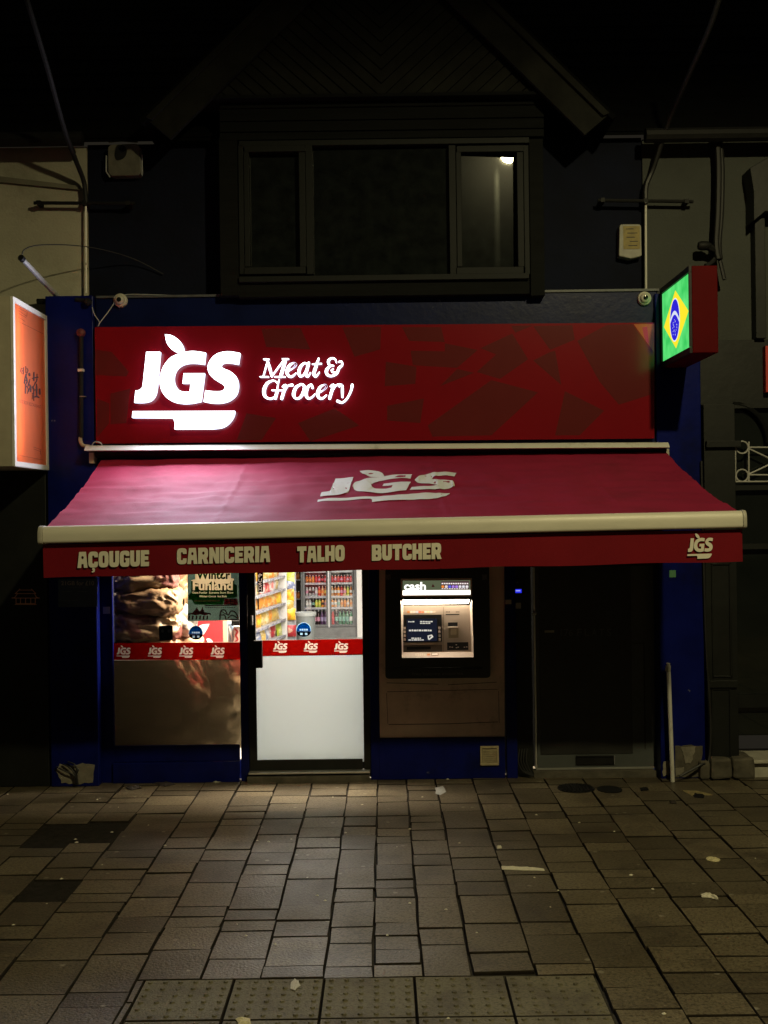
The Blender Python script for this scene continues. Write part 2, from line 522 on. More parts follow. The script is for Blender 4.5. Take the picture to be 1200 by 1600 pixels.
# heavy capitals of the valance, 10 units tall, y up
GLYPH = {
 'A': (8.0, [[(0, 0), (1.3, 10), (6.7, 10), (8, 0), (5.1, 0), (4.8, 2.4), (3.2, 2.4), (2.9, 0)], circ(4, 6.4, 0.95, n=14)]),
 'C': (7.6, [[(7.6, 6.4), (7.6, 10, 2.8), (0, 10, 3), (0, 0, 3), (7.6, 0, 2.8), (7.6, 3.6), (4.7, 3.6), (4.7, 2.5, .6), (3.1, 2.5, .6), (3.1, 7.5, .6), (4.7, 7.5, .6), (4.7, 6.4)]]),
 'O': (7.8, [[(7.8, 10, 3), (0, 10, 3), (0, 0, 3), (7.8, 0, 3)], [(3.1, 2.6, .7), (4.7, 2.6, .7), (4.7, 7.4, .7), (3.1, 7.4, .7)]]),
 'U': (7.8, [[(0, 10), (3.1, 10), (3.1, 2.8, .7), (4.7, 2.8, .7), (4.7, 10), (7.8, 10), (7.8, 0, 3), (0, 0, 3)]]),
 'G': (7.6, [[(7.6, 6.7), (7.6, 10, 2.8), (0, 10, 3), (0, 0, 3), (7.6, 0, 2), (7.6, 5.4), (4.2, 5.4), (4.2, 4.1), (4.7, 4.1), (4.7, 2.6, .5), (3.1, 2.6, .6), (3.1, 7.5, .6), (4.7, 7.5, .6), (4.7, 6.7)]]),
 'E': (6.6, [[(0, 0), (6.4, 0), (6.6, 2.7), (3.1, 2.7), (3.1, 3.9), (5.9, 3.9), (5.9, 6.2), (3.1, 6.2), (3.1, 7.4), (6.6, 7.4), (6.4, 10), (0, 10)]]),
 'R': (8.2, [[(0, 0), (3.0, 0), (3.0, 2.9), (3.7, 2.9), (4.8, 0), (8.2, 0), (6.7, 3.3), (7.8, 4.6, .8), (7.8, 10, 2.8), (0, 10)], circ(4.1, 6.6, 0.95, n=14)]),
 'B': (7.9, [[(0, 0), (7.9, 0, 2.4), (7.9, 4.9, .9), (7.2, 5.3), (7.7, 5.8, .9), (7.7, 10, 2.4), (0, 10)], circ(4, 7.1, .85, n=14), circ(4, 3.0, .85, n=14)]),
 'N': (7.8, [[(0, 0), (0, 10), (2.9, 10), (5, 5.4), (5, 10), (7.8, 10), (7.8, 0), (5, 0), (2.8, 4.8), (2.8, 0)]]),
 'I': (3.2, [[(0, 0), (3.2, 0), (3.2, 10), (0, 10)]]),
 'T': (7.6, [[(2.2, 0), (5.4, 0), (5.4, 7.2), (7.6, 7.2), (7.6, 10), (0, 10), (0, 7.2), (2.2, 7.2)]]),
 'L': (6.0, [[(0, 0), (6, 0), (6, 2.8), (3.1, 2.8), (3.1, 10), (0, 10)]]),
 'H': (7.8, [[(0, 0), (3, 0), (3, 3.6), (4.8, 3.6), (4.8, 0), (7.8, 0), (7.8, 10), (4.8, 10), (4.8, 6.3), (3, 6.3), (3, 10), (0, 10)]]),
}
def heavy_word(mb, word, x0, yb0, x1, yb1, h, fmap, depth, mt):
    """word between two baseline ends (y down field), letters h tall"""
    gap = 0.55
    tot = sum(GLYPH['C' if c == 'Ç' else c][0] for c in word) + gap * (len(word) - 1)
    cur = 0
    for c in word:
        w, loops = GLYPH['C' if c == 'Ç' else c]
        loops = [rnd(l, 4) for l in loops]
        def put(u, v, cur=cur):
            a = (cur + u) / tot
            return fmap(x0 + a * (x1 - x0), yb0 + a * (yb1 - yb0) - v / 10 * h)
        mb.poly(loops, put, depth, mt)
        if c == 'Ç':
            mb.poly([[(3.2, -.25), (4.7, -.25), (5.3, -1.3), (5.0, -2.6), (3.4, -3.2), (2.4, -2.6), (3.9, -1.8), (3.0, -1.1)]], put, depth, mt)
        cur += w + gap

_text_cache = {}
def text_geo(s, bold=0.0):
    k = (s, bold)
    if k in _text_cache: return _text_cache[k]
    cu = bpy.data.curves.new('t', 'FONT')
    cu.body = s; cu.size = 1.0; cu.offset = bold; cu.resolution_u = 3
    o = bpy.data.objects.new('t', cu)
    col.objects.link(o)
    dg = bpy.context.evaluated_depsgraph_get()
    me = bpy.data.meshes.new_from_object(o.evaluated_get(dg))
    vs = [(v.co.x, v.co.y) for v in me.vertices]
    fs = [tuple(p.vertices) for p in me.polygons]
    bpy.data.objects.remove(o); bpy.data.curves.remove(cu); bpy.data.meshes.remove(me)
    x0 = min(v[0] for v in vs); x1 = max(v[0] for v in vs); y0 = min(v[1] for v in vs); y1 = max(v[1] for v in vs)
    vs = [((x - x0) / (x1 - x0), (y - y0) / (y1 - y0)) for x, y in vs]
    _text_cache[k] = (vs, fs)
    return vs, fs

def text(mb, s, fmap, mt, bold=0.0):
    """text stretched over the unit square of fmap (u right, v up)"""
    vs, fs = text_geo(s, bold)
    mb.add([fmap(u, v) for u, v in vs], fs, mt)

def px_box(x0, y0, x1, y1, Y, skew=0.0):
    return lambda u, v: at(x0 + u * (x1 - x0), y1 - v * (y1 - y0) + skew * (u - 0.5), Y)

def ink(name, tint):
    return film(name, (0, 0, 0), 1.0, 0.0, gloss=0.0, tcol=tint)

def text_loops(s, bold=0.0):
    """outer and inner outlines of a text in its unit square"""
    vs, fs = text_geo(s, bold)
    key = lambda i: (round(vs[i][0], 5), round(vs[i][1], 5))
    ed = {}
    for f in fs:
        for i in range(len(f)):
            a, b = key(f[i]), key(f[(i + 1) % len(f)])
            if a == b: continue
            if (b, a) in ed: del ed[(b, a)]
            else: ed[(a, b)] = 1
    nxt = {}
    for a, b in ed: nxt.setdefault(a, []).append(b)
    loops = []
    while nxt:
        a = next(iter(nxt)); l = [a]; c = nxt[a].pop()
        if not nxt[a]: del nxt[a]
        while c != a:
            l.append(c)
            if c not in nxt: break
            d = nxt[c].pop()
            if not nxt[c]: del nxt[c]
            c = d
        if len(l) > 2: loops.append(l)
    area = lambda l: sum(l[i][0] * l[(i + 1) % len(l)][1] - l[(i + 1) % len(l)][0] * l[i][1] for i in range(len(l)))
    if not loops: return [], []
    sgn = 1 if area(max(loops, key=lambda l: abs(area(l)))) > 0 else -1
    return [l for l in loops if area(l) * sgn > 0], [l for l in loops if area(l) * sgn < 0]

def facemap(Y): return lambda u, v: at(u, v, Y)
# ================================================================ ground
GZ = 0.0
def build_ground():
    g = MB().box(-40, 40, -14, 0.25, -0.30, -0.020)
    structure(g.build('ground', mat('joint_dirt', (0.030, 0.026, 0.020), 0.95, var=0.4, scale=20, bump=0.6, bscale=60)))
    rd = MB().box(-40, 40, -40, -14.0, -0.40, -0.14)
    structure(rd.build('road', mat('asphalt', (0.05, 0.05, 0.05), 0.85, var=0.2, scale=30, bump=0.5, bscale=150)))
    kb = MB().box(-40, 40, -14.0, -13.85, -0.3, -0.002)
    structure(kb.build('kerb', M['stone']))
build_ground()

def paver_mat():
    m = mat('paving_slab', (0.102, 0.082, 0.050), 0.62, scale=1.1, colour2=(0.150, 0.126, 0.080), island=0.34, bump=0.42, bscale=80, spec=0.33)
    nt = m.node_tree
    b = nt.nodes['Principled BSDF']
    src = b.inputs['Base Color'].links[0].from_socket
    geo = nt.nodes.new('ShaderNodeNewGeometry')
    def layer(src, colour, node_fac, strength):
        mx = nt.nodes.new('ShaderNodeMix'); mx.data_type = 'RGBA'
        mul = nt.nodes.new('ShaderNodeMath'); mul.operation = 'MULTIPLY'; mul.inputs[1].default_value = strength
        nt.links.new(node_fac, mul.inputs[0]); nt.links.new(mul.outputs[0], mx.inputs['Factor'])
        nt.links.new(src, mx.inputs[6]); mx.inputs[7].default_value = (*colour, 1)
        return mx.outputs[2]
    def ramp(sock, lo, hi, flip=False):
        r = nt.nodes.new('ShaderNodeMapRange')
        r.inputs['From Min'].default_value = lo; r.inputs['From Max'].default_value = hi
        if flip: r.inputs['To Min'].default_value = 1; r.inputs['To Max'].default_value = 0
        nt.links.new(sock, r.inputs['Value']); return r.outputs['Result']
    # fine grit
    n = nt.nodes.new('ShaderNodeTexNoise'); n.inputs['Scale'].default_value = 58; n.inputs['Detail'].default_value = 7; n.inputs['Roughness'].default_value = 0.75
    nt.links.new(geo.outputs['Position'], n.inputs['Vector'])
    src = layer(src, (0.026, 0.020, 0.013), ramp(n.outputs['Fac'], 0.47, 0.60), 0.78)
    n = nt.nodes.new('ShaderNodeTexNoise'); n.inputs['Scale'].default_value = 75; n.inputs['Detail'].default_value = 5; n.inputs['Roughness'].default_value = 0.7
    nt.links.new(geo.outputs['Position'], n.inputs['Vector'])
    src = layer(src, (0.30, 0.26, 0.19), ramp(n.outputs['Fac'], 0.60, 0.68), 0.65)
    # dark spills with soft uneven edges
    n = nt.nodes.new('ShaderNodeTexNoise'); n.inputs['Scale'].default_value = 1.7; n.inputs['Detail'].default_value = 8; n.inputs['Roughness'].default_value = 0.68
    nt.links.new(geo.outputs['Position'], n.inputs['Vector'])
    src = layer(src, (0.045, 0.036, 0.026), ramp(n.outputs['Fac'], 0.52, 0.66), 0.70)
    # trodden gum: small pale spots
    v = nt.nodes.new('ShaderNodeTexVoronoi'); v.inputs['Scale'].default_value = 5.5
    nt.links.new(geo.outputs['Position'], v.inputs['Vector'])
    src = layer(src, (0.34, 0.31, 0.25), ramp(v.outputs['Distance'], 0.055, 0.09, True), 0.55)
    nt.links.new(src, b.inputs['Base Color'])
    # worn polish varies
    n = nt.nodes.new('ShaderNodeTexNoise'); n.inputs['Scale'].default_value = 3.5; n.inputs['Detail'].default_value = 5
    nt.links.new(geo.outputs['Position'], n.inputs['Vector'])
    r = nt.nodes.new('ShaderNodeMapRange'); r.inputs['To Min'].default_value = 0.27; r.inputs['To Max'].default_value = 0.62
    nt.links.new(n.outputs['Fac'], r.inputs['Value']); nt.links.new(r.outputs['Result'], b.inputs['Roughness'])
    return m
M['paver'] = paver_mat()

TX0, TX1 = ground(227, 1530).x, ground(928, 1522).x
TY = ground(600, 1527).y
M['joint'] = mat('slab_edge_dirt', (0.020, 0.016, 0.011), 0.95, var=0.4, scale=30, spec=0.1)
def slab(mb, x0, x1, y0, y1, z, tilt, rim=0.0035, jit=0.005, top_mt=None):
    top_mt = top_mt or M['paver']
    """one slab: slightly tilted top with a worn arris"""
    dz = lambda x, y: z + tilt[0] * (x - x0) + tilt[1] * (y - y0)
    j = lambda: random.uniform(-jit, jit)
    o = [(x0 + j(), y0 + j()), (x1 + j(), y0 + j()), (x1 + j(), y1 + j()), (x0 + j(), y1 + j())]
    cx, cy = (x0 + x1) / 2, (y0 + y1) / 2
    def ins(p, d): return (p[0] + d * (1 if p[0] < cx else -1), p[1] + d * (1 if p[1] < cy else -1))
    top = [ins(p, rim) for p in o]
    vs = [(p[0], p[1], dz(*p)) for p in top] + [(p[0], p[1], dz(*p) - 0.005) for p in o] + [(p[0], p[1], -0.03) for p in o]
    fs = []
    mb.add(vs[:4], [(0, 1, 2, 3)], top_mt)
    for b in (0, 4):
        for i in range(4):
            k = (i + 1) % 4
            fs.append((b + i, b + 4 + i, b + 4 + k, b + k))
    mb.add(vs, fs, M['joint'])

PATCH = []
def patch_rects():
    for a, b in (((15, 1300), (150, 1300)), ):
        pass
    p = ground(33, 1283); q = ground(133, 1320)
    PATCH.append((-2.44, -1.72, q.y + 0.02, p.y + 0.05))
    p = ground(60, 1376); q = ground(80, 1416)
    PATCH.append((-1.995, -1.72, q.y, p.y))
patch_rects()
def build_pavement():
    mb = MB()
    edges = [-1.764, -1.42, -1.143, -.854, -.582, -.3, -.077, .146, .373, .659, .931, 1.217, 1.513, 1.82]
    while edges[0] > -7.5: edges.insert(0, edges[0] - random.choice((0.275, 0.28, 0.29)))
    while edges[-1] < 7.5: edges.append(edges[-1] + random.choice((0.285, 0.29, 0.30)))
    for x0, x1 in zip(edges, edges[1:]):
        y = 0.16 + random.uniform(-0.1, 0.05)
        while y > -9.2:
            L = random.choice((0.15, 0.18, 0.22, 0.22, 0.27, 0.30, 0.36, 0.42)) * random.uniform(0.96, 1.04)
            y1 = y - L
            # keep clear of the blister tiles
            segs = [(x0, x1)]
            if y1 < TY and x1 > TX0 and x0 < TX1 and y > TY - 1.62:
                if y > TY + 0.06:
                    y1 = TY + 0.004
                else:
                    segs = []
                    if x0 < TX0 - 0.03: segs.append((x0, TX0 - 0.004))
                    if x1 > TX1 + 0.03: segs.append((TX1 + 0.004, x1))
            for a, b in segs:
                mb_gap = random.uniform(0.002, 0.005)
                cxm, cym = (a + b) / 2, (y + y1) / 2
                if any(p[0] < cxm < p[1] and p[2] < cym < p[3] for p in PATCH): continue
                slab(mb, a + mb_gap, b - mb_gap, y1 + mb_gap, y - mb_gap, random.uniform(-0.003, 0.003),
                     (random.uniform(-.009, .009), random.uniform(-.009, .009)))
            y = y1
    structure(mb.build('pavement', M['paver']))
    ap = MB()
    for x0, x1, y0, y1 in PATCH:
        n = 14
        pts = []
        for k in range(n): pts.append((x0 - 0.10 + random.uniform(-.02, .02) + (x1 - x0 + 0.2) * k / n, y0 - 0.10 + random.uniform(-.02, .02)))
        for k in range(n): pts.append((x1 + 0.10 + random.uniform(-.02, .02), y0 - 0.1 + (y1 - y0 + 0.2) * k / n))
        for k in range(n): pts.append((x1 + 0.1 - (x1 - x0 + 0.2) * k / n, y1 + 0.1 + random.uniform(-.02, .02)))
        for k in range(n): pts.append((x0 - 0.1 + random.uniform(-.02, .02), y1 + 0.1 - (y1 - y0 + 0.2) * k / n))
        ap.poly([pts], lambda u, v: Vector((u, v, -0.012)), (0, 0, -0.004))
    structure(ap.build('asphalt_patch', mat('asphalt_fill', (0.024, 0.021, 0.017), 0.95, var=0.3, scale=25, bump=0.9, bscale=120, spec=0.08)))
    # blister tiles
    BT = mat('blister_tile', (0.155, 0.138, 0.085), 0.7, scale=3.2, colour2=(0.072, 0.058, 0.038), thresh=(0.46, 0.70), bump=0.5, bscale=110)
    chips(BT, (.035, .028, .018), .48, .64, 60, .7)
    tb = MB()
    w = (TX1 - TX0) / 5
    for r in range(4):
        for c in range(5):
            x0, y0 = TX0 + c * w, TY - (r + 1) * 0.405
            z = random.uniform(-0.002, 0.002)
            slab(tb, x0 + .003, x0 + w - .003, y0 + .003, y0 + .402, z, (0, 0), rim=0.004, jit=0.001, top_mt=BT)
            for i in range(6):
                for j in range(6):
                    bx, by = x0 + w * (i + .5) / 6, y0 + 0.405 * (j + .5) / 6
                    wear = random.uniform(0.6, 1.0)
                    if random.random() < 0.07: wear = 0.25
                    k = 10
                    vs = [(bx + .0125 * math.cos(2 * math.pi * q / k), by + .0125 * math.sin(2 * math.pi * q / k), z - .001) for q in range(k)] + \
                         [(bx + .0085 * math.cos(2 * math.pi * q / k), by + .0085 * math.sin(2 * math.pi * q / k), z + .0085 * wear) for q in range(k)]
                    tb.add(vs, [(q, (q + 1) % k, k + (q + 1) % k, k + q) for q in range(k)] + [tuple(range(k, 2 * k))], BT, smooth=False)
    structure(tb.build('tactile_paving', BT))
build_pavement()

# ================================================================ the shop building
shop = thing('shop_building', 'dark gabled building with navy shopfront, bay window and butcher shop at street level', 'building', (0, 0, 0))
XL, XR = X(133, 340), X(1008, 340)
Z_SF = Z(560, 460)                      # top of the shopfront
Z_EAVE = Z(600, 214)

def shop_shell():
    # upper wall
    xa, xb = XL, XR
    MB().box(xa, xb, 0.10, 0.40, Z_SF - 0.3, Z_EAVE).build('upper_wall', M['navy_wall'], shop)
    # shop walls, floor, ceiling inside
    w = MB()
    w.box(-2.55, -2.40, 0.12, 12.0, 0.0, 2.85)
    w.box(0.62, 0.75, 0.30, 12.0, 0.0, 2.85)
    w.box(-2.55, 0.75, 11.9, 12.05, 0.0, 2.85)
    w.build('inner_wall', M['white_wall'], shop)
    MB().box(-2.40, 0.62, 0.05, 11.9, -0.05, 0.005).build('inner_floor', M['shop_floor'], shop)
    MB().box(-2.55, 0.75, 0.12, 12.05, 2.85, 2.95).build('inner_ceiling', M['white_wall'], shop)
    # roof: main slope and the two slopes of the gable
    r = MB()
    e = 0.0
    r.add([(-9, e, Z_EAVE + .02), (9, e, Z_EAVE + .02), (9, 5.2, Z_EAVE + 5.3), (-9, 5.2, Z_EAVE + 5.3),
           (-9, e, Z_EAVE - .01), (9, e, Z_EAVE - .01), (9, 5.2, Z_EAVE + 5.27), (-9, 5.2, Z_EAVE + 5.27)],
          [(0, 1, 2, 3), (7, 6, 5, 4), (0, 4, 5, 1), (1, 5, 6, 2), (2, 6, 7, 3), (3, 7, 4, 0)])
    for k in range(26):     # tile courses
        t = k / 26.0
        y = e + 5.2 * t; z = Z_EAVE + .02 + 5.2 * t
        r.add([(-9, y - .012, z + .022), (9, y - .012, z + .022), (9, y + .19, z + .205), (-9, y + .19, z + .205),
               (-9, y - .012, z - .002), (9, y - .012, z - .002)], [(0, 1, 2, 3), (0, 4, 5, 1)])
    roof = r.build('roof', M['roof_tile'], shop)
    return roof
roof = shop_shell()

def gable():
    Yg = -0.30
    apex = at(592, -150, Yg)
    l = at(248, 190, Yg); rr = at(932, 184, Yg)
    zb = at(592, 142, Yg).z
    # boarded triangle with chevron boards
    tri = [(at(322, 142, Yg).x, zb), (at(866, 138, Yg).x, zb), (apex.x, apex.z - 0.12)]
    def clip(poly, a, b):
        out = []
        for i in range(len(poly)):
            p, q = Vector(poly[i]), Vector(poly[(i + 1) % len(poly)])
            sp = (b[0] - a[0]) * (p.y - a[1]) - (b[1] - a[1]) * (p.x - a[0])
            sq = (b[0] - a[0]) * (q.y - a[1]) - (b[1] - a[1]) * (q.x - a[0])
            if sp >= 0: out.append(p)
            if (sp >= 0) != (sq >= 0): out.append(p + (q - p) * (sp / (sp - sq)))
        return out
    mb = MB()
    cx = apex.x
    s = 0.105
    for side in (-1, 1):
        for k in range(-4, 34):
            z0 = zb - 1.6 + k * s
            g = 0.006
            quad = [(cx, z0 + g), (cx + side * 2.2, z0 + 2.0 + g), (cx + side * 2.2, z0 + 2.0 + s - g), (cx, z0 + s - g)]
            if side < 0: quad = quad[::-1]
            p = quad
            p = clip(p, tri[0], tri[1]); p = clip(p, tri[1], tri[2]) if p else p; p = clip(p, tri[2], tri[0]) if p else p
            if len(p) >= 3:
                yy = Yg + 0.06 + random.uniform(0, .006)
                mb.poly([[(q[0], q[1]) for q in p]], lambda u, v: Vector((u, yy, v)), (0, .02, 0))
    mb.poly([tri], lambda u, v: Vector((u, Yg + .09, v)), (0, .05, 0))
    mb.build('gable_boarding', M['gable_timber'], shop)
    for a, b, sgn in ((l, apex, 1), (rr, apex, -1)):
        d = Vector((b.x - a.x, 0, b.z - a.z)).normalized()
        n = Vector((-d.z * sgn, 0, d.x * sgn))
        w = MB()
        for (o0, o1, y0, y1) in ((-0.16, 0.06, Yg - .02, Yg + .025), (0.03, 0.075, Yg - .05, Yg - .02)):
            q = [a + n * o0 - d * 0.03, b + n * o0, b + n * o1, a + n * o1 - d * .05]
            vs = [(p.x, y0, p.z) for p in q] + [(p.x, y1, p.z) for p in q]
            w.add(vs, [(0, 1, 2, 3), (7, 6, 5, 4), (0, 4, 5, 1), (1, 5, 6, 2), (2, 6, 7, 3), (3, 7, 4, 0)])
        w.build('barge_board', M['gable_timber'], shop)
        # gable roof slope
        gr = MB()
        q = [a + n * .06 - d * .1, b + n * .06, b + n * .10, a + n * .10 - d * .1]
        vs = [(p.x, Yg - .04, p.z) for p in q] + [(p.x, 2.4, p.z) for p in q]
        gr.add(vs, [(0, 1, 2, 3), (7, 6, 5, 4), (0, 4, 5, 1), (1, 5, 6, 2), (2, 6, 7, 3), (3, 7, 4, 0)])
        gr.build('gable_roof', M['roof_tile'], roof)
    # soffit behind the board
    MB().box(at(300, 150, Yg).x, at(890, 150, Yg).x, Yg + .03, 0.10, zb - .03, zb - .005).build('soffit', M['dark_timber'], shop)
gable()

def bay():
    Y = -0.16
    b = MB()
    # flat boards above the window
    for k, (y0, y1) in enumerate(((146, 166), (167.5, 186), (187.5, 203), (204.5, 216))):
        b.pbox(343, y0, 850, y1, Y - (.02 if k == 0 else 0.004 * (k % 2)), 0.12)
    b.pbox(343, 216.6, 372, 462, Y, 0.12)
    b.pbox(828, 216.6, 850, 462, Y, 0.12)
    b.pbox(372.4, 438, 827.6, 462, Y + .01, 0.12)
    b.build('bay_cladding', M['dark_timber'], shop, bevel=0.003)
    wn = MB()
    Yw = Y - 0.012
    # outer frame, mullions, sash frames
    wn.pbox(373, 217, 827, 226, Yw, Y + .08)
    wn.pbox(373, 429, 827, 438, Yw - .015, Y + .08)
    for x0, x1 in ((373, 381), (478, 489), (702, 713), (819, 827)):
        wn.pbox(x0, 226.5, x1, 428.5, Yw, Y + .08)
    for x0, x1 in ((381.5, 477.5), (713.5, 818.5)):
        wn.pbox(x0, 227, x1, 237, Yw - .012, Y + .05)
        wn.pbox(x0, 417, x1, 428, Yw - .012, Y + .05)
        wn.pbox(x0, 237.3, x0 + 8, 416.7, Yw - .012, Y + .05)
        wn.pbox(x1 - 10, 237.3, x1, 416.7, Yw - .012, Y + .05)
    win = wn.build('bay_window', M['dark_frame'], shop, bevel=0.003)
    Yp = Y + .03
    def pane(x0, y0, x1, y1, yaw=0.0, pitch=0.0):
        xa, xb, za, zb = rect(x0, y0, x1, y1, Yp)
        cx, cz = (xa + xb) / 2, (za + zb) / 2
        m = Matrix.Rotation(yaw, 3, 'Z') @ Matrix.Rotation(pitch, 3, 'X')
        p = MB()
        vs = []
        for yy in (0.0, 0.006):
            for (x, z) in ((xa, za), (xb, za), (xb, zb), (xa, zb)):
                vs.append(Vector((cx, Yp + .02, cz)) + m @ Vector((x - cx, yy, z - cz)))
        p.add(vs, [(0, 1, 2, 3), (7, 6, 5, 4), (0, 4, 5, 1), (1, 5, 6, 2), (2, 6, 7, 3), (3, 7, 4, 0)])
        return p.build('pane', M['bay_glass'], win)
    pane(389, 237, 468, 417, R(.4))
    pane(489, 226, 702, 429, R(-.2))
    # aim the right casement so that it shows the street lamp where the photograph does
    tgt = at(795, 241, Yp + .02)
    vin = (tgt - CAM).normalized(); vout = (LAMP - Vector((0, 0, 0.12)) - tgt).normalized()
    nrm = (vout - vin).normalized()
    yaw = math.atan2(nrm.x, -nrm.y); pitch = math.asin(nrm.z)
    pane(721, 236, 810, 418, yaw, -pitch)
    # small lead flashing and drips along the top of the shopfront
    MB().pbox(150, 456.5, 1030, 460, -.075, 0.12).build('lead_flashing', mat('lead', (0.06, 0.065, 0.07), .5, var=.3, scale=14), shop)
bay()

def band_ink(par, quad, xs, y0, y1, Y):
    """red printing on the pale band, left clear where the marks are"""
    holes = []
    for x in xs:
        for k, l in enumerate(MARK):
            f = lambda u, v: (x - 11 + (u - 42) / 1126 * 22, y0 + (v - 50) / 988 * (y1 - y0))
            ll = l
            if k == 3: ll = [(u - 4, min(v, 236) - 14) for u, v in l]
            h = [f(*p) for p in ll]
            holes.append(h)
    b = MB(); b.poly([quad] + holes, facemap(Y), (0, .0004, 0))
    b.build('red_print', M['red_ink'], par)

def shopfront():
    M['red_ink'] = ink('red_window_ink', (0.62, 0.060, 0.050))
    # fascia board and pilasters
    MB().pbox(150.3, 460.5, 1027.7, 702, -0.06, 0.30).build('fascia_board', M['navy_paint'], shop, bevel=0.006)
    pl = MB()
    pl.box(X(75, 840, -.1), X(150, 840, -.1), -0.10, 0.24, 0.0, Z(110, 462, -.1))
    lp = pl.build('pilaster', M['blue'], shop, bevel=0.008)
    pr = MB()
    pr.box(X(1028, 840, -.1), X(1098, 840, -.1), -0.10, 0.24, 0.0, Z(1060, 458, -.1))
    rp = pr.build('pilaster', M['blue'], shop, bevel=0.008)
    # knocked-off render at the foot of both pilasters
    def broken(pts, par, mt, dy=0.0):
        b = MB()
        Yb = -0.104 - dy
        out = []
        for i in range(len(pts)):
            p, q = pts[i], pts[(i + 1) % len(pts)]
            for k in range(4):
                t = k / 4
                out.append((p[0] + (q[0] - p[0]) * t + random.uniform(-1.3, 1.3), p[1] + (q[1] - p[1]) * t + random.uniform(-1.3, 1.3)))
        b.poly([out], facemap(Yb), (0, .01, 0))
        b.build('bare_render', mt, par)
    broken([(92, 1194), (112, 1198), (128, 1192), (148, 1196), (144, 1222), (120, 1225), (96, 1224), (88, 1206)], lp, M['plaster'])
    broken([(1054, 1166), (1074, 1164), (1097, 1166), (1096, 1214), (1054, 1214)], rp, M['stone'])
    broken([(1064, 1168), (1088, 1166), (1083, 1182), (1080, 1192), (1072, 1193), (1068, 1182)], rp, M['plaster'], .006)
    broken([(1036, 1190), (1046, 1190), (1046, 1212), (1036, 1212)], rp, M['plaster'], .004)
    broken([(1056, 1200), (1070, 1198), (1068, 1211), (1055, 1213)], rp, M['plaster'], .006)
    # frame members
    zh = 1.80
    f = MB()
    f.box(X(150.2, 1000), X(834, 1000), -0.005, 0.075, zh, Z(500, 702) - .002)        # header behind the awning
    f.box(X(150.2, 1050), X(177, 1050), 0.0, 0.034, 0.0, zh - .001)
    f.box(X(375, 1050), X(387.5, 1050), 0.0, 0.034, 0.0, zh - .001)
    xa, xb, za, zb = rect(177.3, 1165, 374.7, 1190)
    f.box(xa, xb, 0.004, 0.034, za, zb)
    xa, xb, za, zb = rect(177.3, 1190.3, 374.7, 1222)
    f.box(xa, xb, -0.025, 0.08, 0.0, zb)
    f.box(X(578, 1050), X(592, 1050), -0.006, 0.08, 0.0, zh - .001)
    f.build('shopfront_frame', M['blue'], shop, bevel=0.004)
    bk = MB()  # added boxes behind the frame gaps, block light leaking from the shop
    for x0, x1 in ((140, 174), (379, 392), (572, 597)): bk.box(X(x0, 1050), X(x1, 1050), 0.083, 0.11, 0.0, zh + .02)
    bk.box(X(140, 1200), X(600, 1200), 0.083, 0.11, 0.0, Z(480, 1189)); bk.box(X(585, 1050), X(840, 1050), .28, .30, 0, 2.85)
    bk.build('added_light_stop', M['black_paint'], shop)
    # window: pane, band, film
    w = MB()
    xa, xb, za, zb = rect(177.3, 890, 374.7, 1164.7)
    w.box(xa - .01, xb + .01, 0.040, 0.046, za - .01, zh + .01)
    wn = w.build('shop_window', M['window_glass'], shop)
    b = MB(); b.pbox(173, 1004, 381, 1031, 0.0352, 0.0362)
    b.build('pale_band', M['red_film'], wn)
    band_ink(wn, [(173, 1004.2), (381, 1003.8), (381, 1030.9), (173, 1031.1)], (193, 242, 291, 340), 1008.5, 1028, .0345)
    b = MB(); b.pbox(173, 1031.3, 381, 1170, 0.0352, 0.0362)
    b.build('brown_film', M['brown_film'], wn)
    # door leaf
    d = MB()
    d.pbox(388, 880, 400, 1206, 0.006, 0.05)
    d.pbox(567, 880, 577.5, 1206, 0.006, 0.05)
    xa, xb, za, zb = rect(400.3, 1187, 566.7, 1205.5, 0.006)
    d.box(xa, xb, 0.008, 0.05, za, zb)
    door = d.build('shop_door', M['black_paint'], shop, bevel=0.003)
    p = MB(); xa, xb, za, zb = rect(400, 890, 567, 1187, 0.02)
    p.box(xa - .01, xb + .01, 0.026, 0.032, za - .01, zh + .01)
    p.build('door_pane', M['window_glass'], door)
    b = MB(); b.pbox(400.5, 999.5, 566.5, 1024.5, 0.0212, 0.0222)
    b.build('pale_band', M['red_film'], door)
    band_ink(door, [(400, 1000.8), (567, 998.2), (567, 1023), (400, 1025.2)], (438, 485.5, 533), 1002, 1020, .0205)
    b = MB()
    b.poly([rnd([(398, 1025), (569, 1022), (569, 1190), (398, 1190)], 4)], facemap(0.0212), (0, .001, 0))
    b.build('frosted_film', M['frosted_film'], door)
    l = MB(); l.pbox(396, 1001, 409.5, 1044, -0.03, 0.018)
    l.build('lock_case', M['black_metal'], door, bevel=0.004)
    h = MB(); h.tube([at(393, 962, -.02), at(393, 970, -.03), at(393, 976, -.02)], .012, 10)
    h.build('handle', M['grey_metal'], door)
    h = MB()
    a, bb = at(385.5, 930, -.03), at(385.5, 982, -.03)
    h.tube([a + Vector((0, .04, 0)), a, bb, bb + Vector((0, .04, 0))], .006, 8)
    h.build('pull_bar', M['black_metal'], door)
    t = MB(); t.pbox(388, 1206.5, 578, 1209.5, -0.06, 0.05)
    t.build('threshold', M['steel_edge'], shop, bevel=0.003)
    t = MB(); t.box(X(388, 1210), X(578, 1210), -.075, .05, -.01, Z(480, 1210)); t.build('door_step', M['stone'], shop)
    # board round the cash machine
    p = MB()
    p.poly([[(592.5, 850), (788.5, 846), (788.5, 1151), (592.5, 1153)], [(612, 900), (612, 1050), (758, 1048), (757, 898)]], facemap(0.004), (0, .096, 0))
    bd = p.build('cash_machine_board', M['panel_beige'], shop)
    g = MB()
